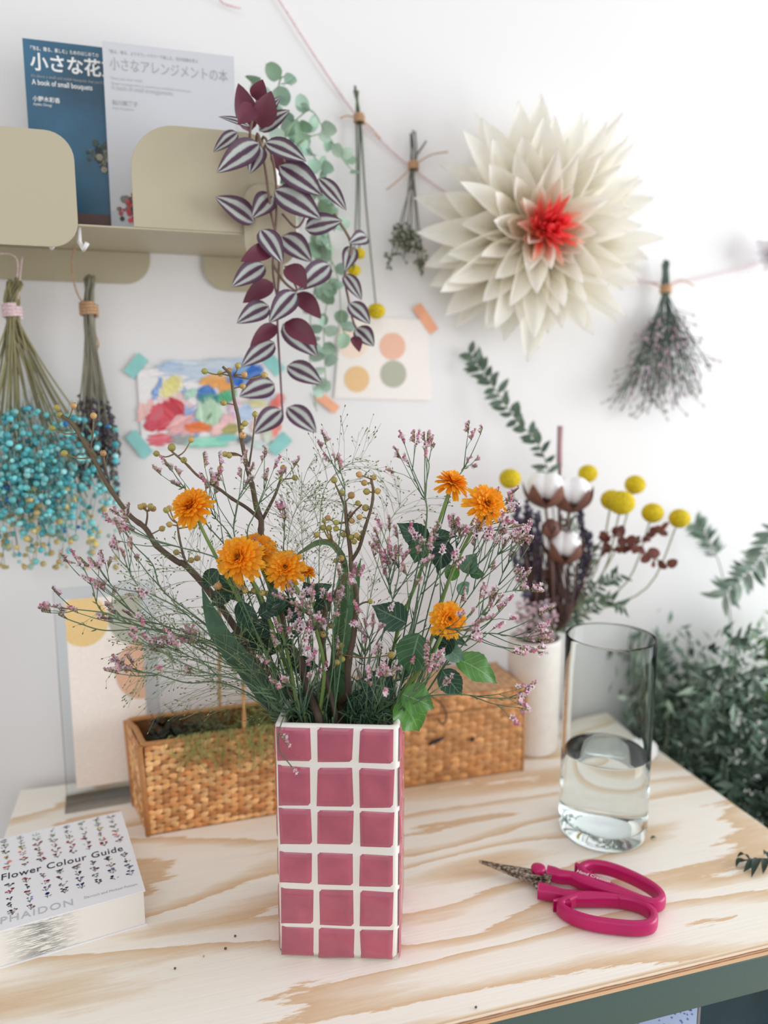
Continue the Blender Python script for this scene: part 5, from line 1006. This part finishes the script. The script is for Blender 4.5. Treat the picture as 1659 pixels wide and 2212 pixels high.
# ------------------------------------------------------------------ paper flowers
def paper_flower(name, label, c, S, rr, layers, corecol):
    t = thing(name, c, label, 'paper flower'); N = V((-.12, -1, -.04)).normalized(); a = V((1, -.12, 0)).normalized(); b = N.cross(a)
    for (cnt, el, L, w, r0, lift, ca, cb) in layers:
        for i in range(cnt):
            q = 2 * math.pi * (i + rr.uniform(-.3, .3)) / cnt; e = math.radians(el + rr.uniform(-11, 11)); rad = a * math.cos(q) + b * math.sin(q); d = rad * math.cos(e) + N * math.sin(e); LL = L * S * rr.uniform(.82, 1.12); p = c + rad * r0 * S + N * lift * S; up = N * math.cos(e) - rad * math.sin(e)
            mb = MB(); mb.leaf(p, p + d * LL, w * S * rr.uniform(.85, 1.2), up + rvec(rr) * .5, rr.uniform(-.16, .04), rr.uniform(.2, .55), 10, 4, rr.uniform(.75, 1.05), col=ca, col2=cb, wave=.03); mb.build('petal', 'paper_petal', t)
    mb = MB(); mb.lathe([(.02 * S, 0), (.16 * S, .02 * S), (.14 * S, .06 * S), (.02 * S, .1 * S)], V((0, 0, 0)), 16, corecol); M = N.to_track_quat('Z', 'Y').to_matrix(); mb.v = [M @ v + c - N * .02 * S for v in mb.v]; mb.build('core', 'paper_petal', t); return t
CR, CR2 = (244, 236, 214), (252, 250, 244); rr = random.Random(77)
pc_ = W(1154, 506, .962); paper_flower('hanging_paper_flower', 'giant cream paper dahlia with coral centre on the wall', pc_, .152, rr, [(24, 3, .98, .29, .06, .0, (238, 230, 204), CR2), (24, 13, .96, .25, .06, .03, CR, CR2), (22, 25, .86, .24, .05, .06, CR, CR2), (18, 38, .7, .2, .05, .09, CR, CR2), (12, 50, .5, .16, .05, .12, (244, 222, 190), CR2), (12, 42, .34, .09, .05, .2, (254, 176, 150), (254, 214, 196)), (18, 52, .3, .06, .03, .26, (250, 96, 92), (254, 130, 116)), (22, 68, .3, .05, .03, .28, (246, 74, 84), (254, 100, 98)), (16, 82, .28, .05, .02, .28, (240, 64, 80), (254, 92, 96))], (238, 226, 196))
pc2 = W(1672, 552, .972); paper_flower('hanging_paper_flower', 'small white paper flower cut by the right edge of the photo', pc2, .036, rr, [(12, 5, .95, .5, .05, 0, (240, 236, 238), (250, 250, 252)), (9, 35, .7, .45, .05, .1, (240, 226, 232), (250, 248, 250)), (6, 65, .5, .3, .03, .2, (240, 190, 206), (248, 226, 234))], (240, 220, 226))

# ------------------------------------------------------------------ greenery to the right of the bench
def bush(label, c, top, spread, n, cols, L, wd, seed, lean=(0, 0), zlo=-.45):
    rr = random.Random(seed); c = V((c[0], c[1], -LIFT)); t = thing('foliage_plant', c, label, 'plant')
    mb = MB(); mb.lathe([(.07, 0), (.075, .004), (.095, .24), (.1, .25), (.094, .25), (.09, .235), (.072, .02)], c, 32); mb.build('bucket', 'grey_edge', t); stems = []
    for i in range(16):
        a = rr.uniform(0, 6.28); k = rr.random() ** .5; e = V((c.x + lean[0] + math.cos(a) * spread * k, min(.975, c.y + lean[1] + math.sin(a) * spread * k), top * rr.uniform(.72, 1) - (1 - 1) - .18 * k))
        if e.x < .665 and e.z < .05: e.x = .67
        m = c.lerp(e, .55); m.x = max(m.x, .69); p = smooth([c + V((rr.uniform(-.05, .05), rr.uniform(-.05, .05), .06)), m + V((0, 0, .05)), e], 5); mb = MB(); mb.tube(p, [.003, .001], 5, jit((110, 120, 96), rr)); mb.build('stem', 'plant', t); stems.append(p)
    mb = MB()
    for i in range(n):
        p = rr.choice(stems); q, d = at(p, rr.uniform(.42, 1)); q = q + rvec(rr) * rr.uniform(0, .045); o = (rvec(rr) + V((0, 0, -.15))).normalized(); l = L * rr.uniform(.6, 1.3); e = q + o * l
        if e.x < .66 and e.z < .03: continue
        if max(e.y, q.y) > .99: continue
        sd = o.cross(rvec(rr)).normalized() * l * wd * .5; m = q.lerp(e, .5); up = o.cross(sd).normalized() * l * .08; c0 = jit(rr.choice(cols), rr, .25); bi = len(mb.v); mb.v += [q, m + sd + up, e, m - sd + up, m]
        mb.face((bi, bi + 1, bi + 4), c0); mb.face((bi + 1, bi + 2, bi + 4), c0); mb.face((bi + 2, bi + 3, bi + 4), c0); mb.face((bi + 3, bi, bi + 4), c0)
    mb.build('foliage', 'plant', t)
DG = [(88, 112, 96), (110, 136, 118), (66, 88, 76), (150, 172, 154)]; LG = [(150, 170, 150), (172, 188, 172), (120, 144, 122)]; YG = [(120, 160, 92), (98, 140, 80), (150, 176, 120)]
bush('dense dark green foliage plant beside the bench, nearest the wall', (.80, .86), .27, .14, 6500, DG, .026, .34, 51)
bush('dark green foliage plant standing at the right edge of the photo', (.95, .74), .26, .18, 5500, DG + [(150, 168, 156)], .028, .32, 52)
bush('pale grey green airy plant behind the glass vase', (.72, .93), .225, .10, 2600, LG + DG, .02, .36, 53)
bush('low dark shrub beside the right edge of the bench', (.80, .68), .08, .13, 4200, [(66, 88, 76), (92, 116, 100), (52, 70, 62), (160, 176, 164)], .024, .36, 54)
bush('bright green leafy plant among the dark shrubs', (.95, .88), .27, .1, 1500, YG, .03, .4, 55)
rr = random.Random(60)
leafy('wispy_sprig', 'thin wispy green sprig against the wall above the dark shrubs', 'sprig', smooth([V((.82, .93, -.2)), V((.84, .95, .1)), W(1560, 1240, .96), W(1525, 1160, .96), W(1500, 1130, .97)], 6), 60, .022, .2, [(140, 164, 146), (120, 146, 128)], rr, t0=.6)
leafy('wispy_sprig', 'pale leafy branch entering from the right edge above the shrubs', 'sprig', smooth([V((.95, .85, -.2)), V((.96, .86, .12)), W(1700, 1150, .88), W(1640, 1215, .88), W(1560, 1290, .88)], 6), 40, .03, .3, [(130, 152, 138), (92, 118, 100), (160, 178, 164)], rr, t0=.55)

# ------------------------------------------------------------------ light, world, camera
def area(name, loc, target, sx, sy, power, col):
    l = bpy.data.lights.new(name, 'AREA'); l.shape = 'RECTANGLE'; l.size = sx; l.size_y = sy; l.energy = power; l.color = col
    o = bpy.data.objects.new(name, l); COL.objects.link(o); o.location = loc; o.rotation_euler = (V(target) - V(loc)).to_track_quat('-Z', 'Y').to_euler(); return o
area('window_light', (2.4, -.05, .4), (.2, .75, .1), 1.6, 1.4, 42, (.93, .97, 1.0))
area('room_light', (-.6, -1.6, 1.7), (.2, .8, .2), 2.0, 1.6, 10, (1, .98, .95))
w = bpy.data.worlds.new('world'); sc.world = w; w.use_nodes = True; bg = w.node_tree.nodes['Background']; bg.inputs[0].default_value = (.97, .98, 1, 1); bg.inputs[1].default_value = .66
cam = bpy.data.cameras.new('camera'); co = bpy.data.objects.new('camera', cam); COL.objects.link(co); co.location = CAM
co.rotation_euler = Matrix((RT, UP, -FW)).transposed().to_euler(); cam.sensor_fit = 'VERTICAL'; cam.sensor_height = 36; cam.lens = FP / 2212 * 36; cam.clip_start = .01
cam.dof.use_dof = True; cam.dof.focus_distance = .675; cam.dof.aperture_fstop = 2.5
sc.camera = co
sc.view_settings.view_transform = 'Standard'; sc.view_settings.look = 'None'; sc.view_settings.exposure = 0.2
sc.cycles.use_denoising = True; sc.cycles.max_bounces = 24; sc.cycles.transmission_bounces = 24; sc.cycles.transparent_max_bounces = 8; sc.cycles.caustics_refractive = True; sc.cycles.sample_clamp_indirect = 6
for o in list(sc.objects):
    if o.parent is None: o.location.z += LIFT
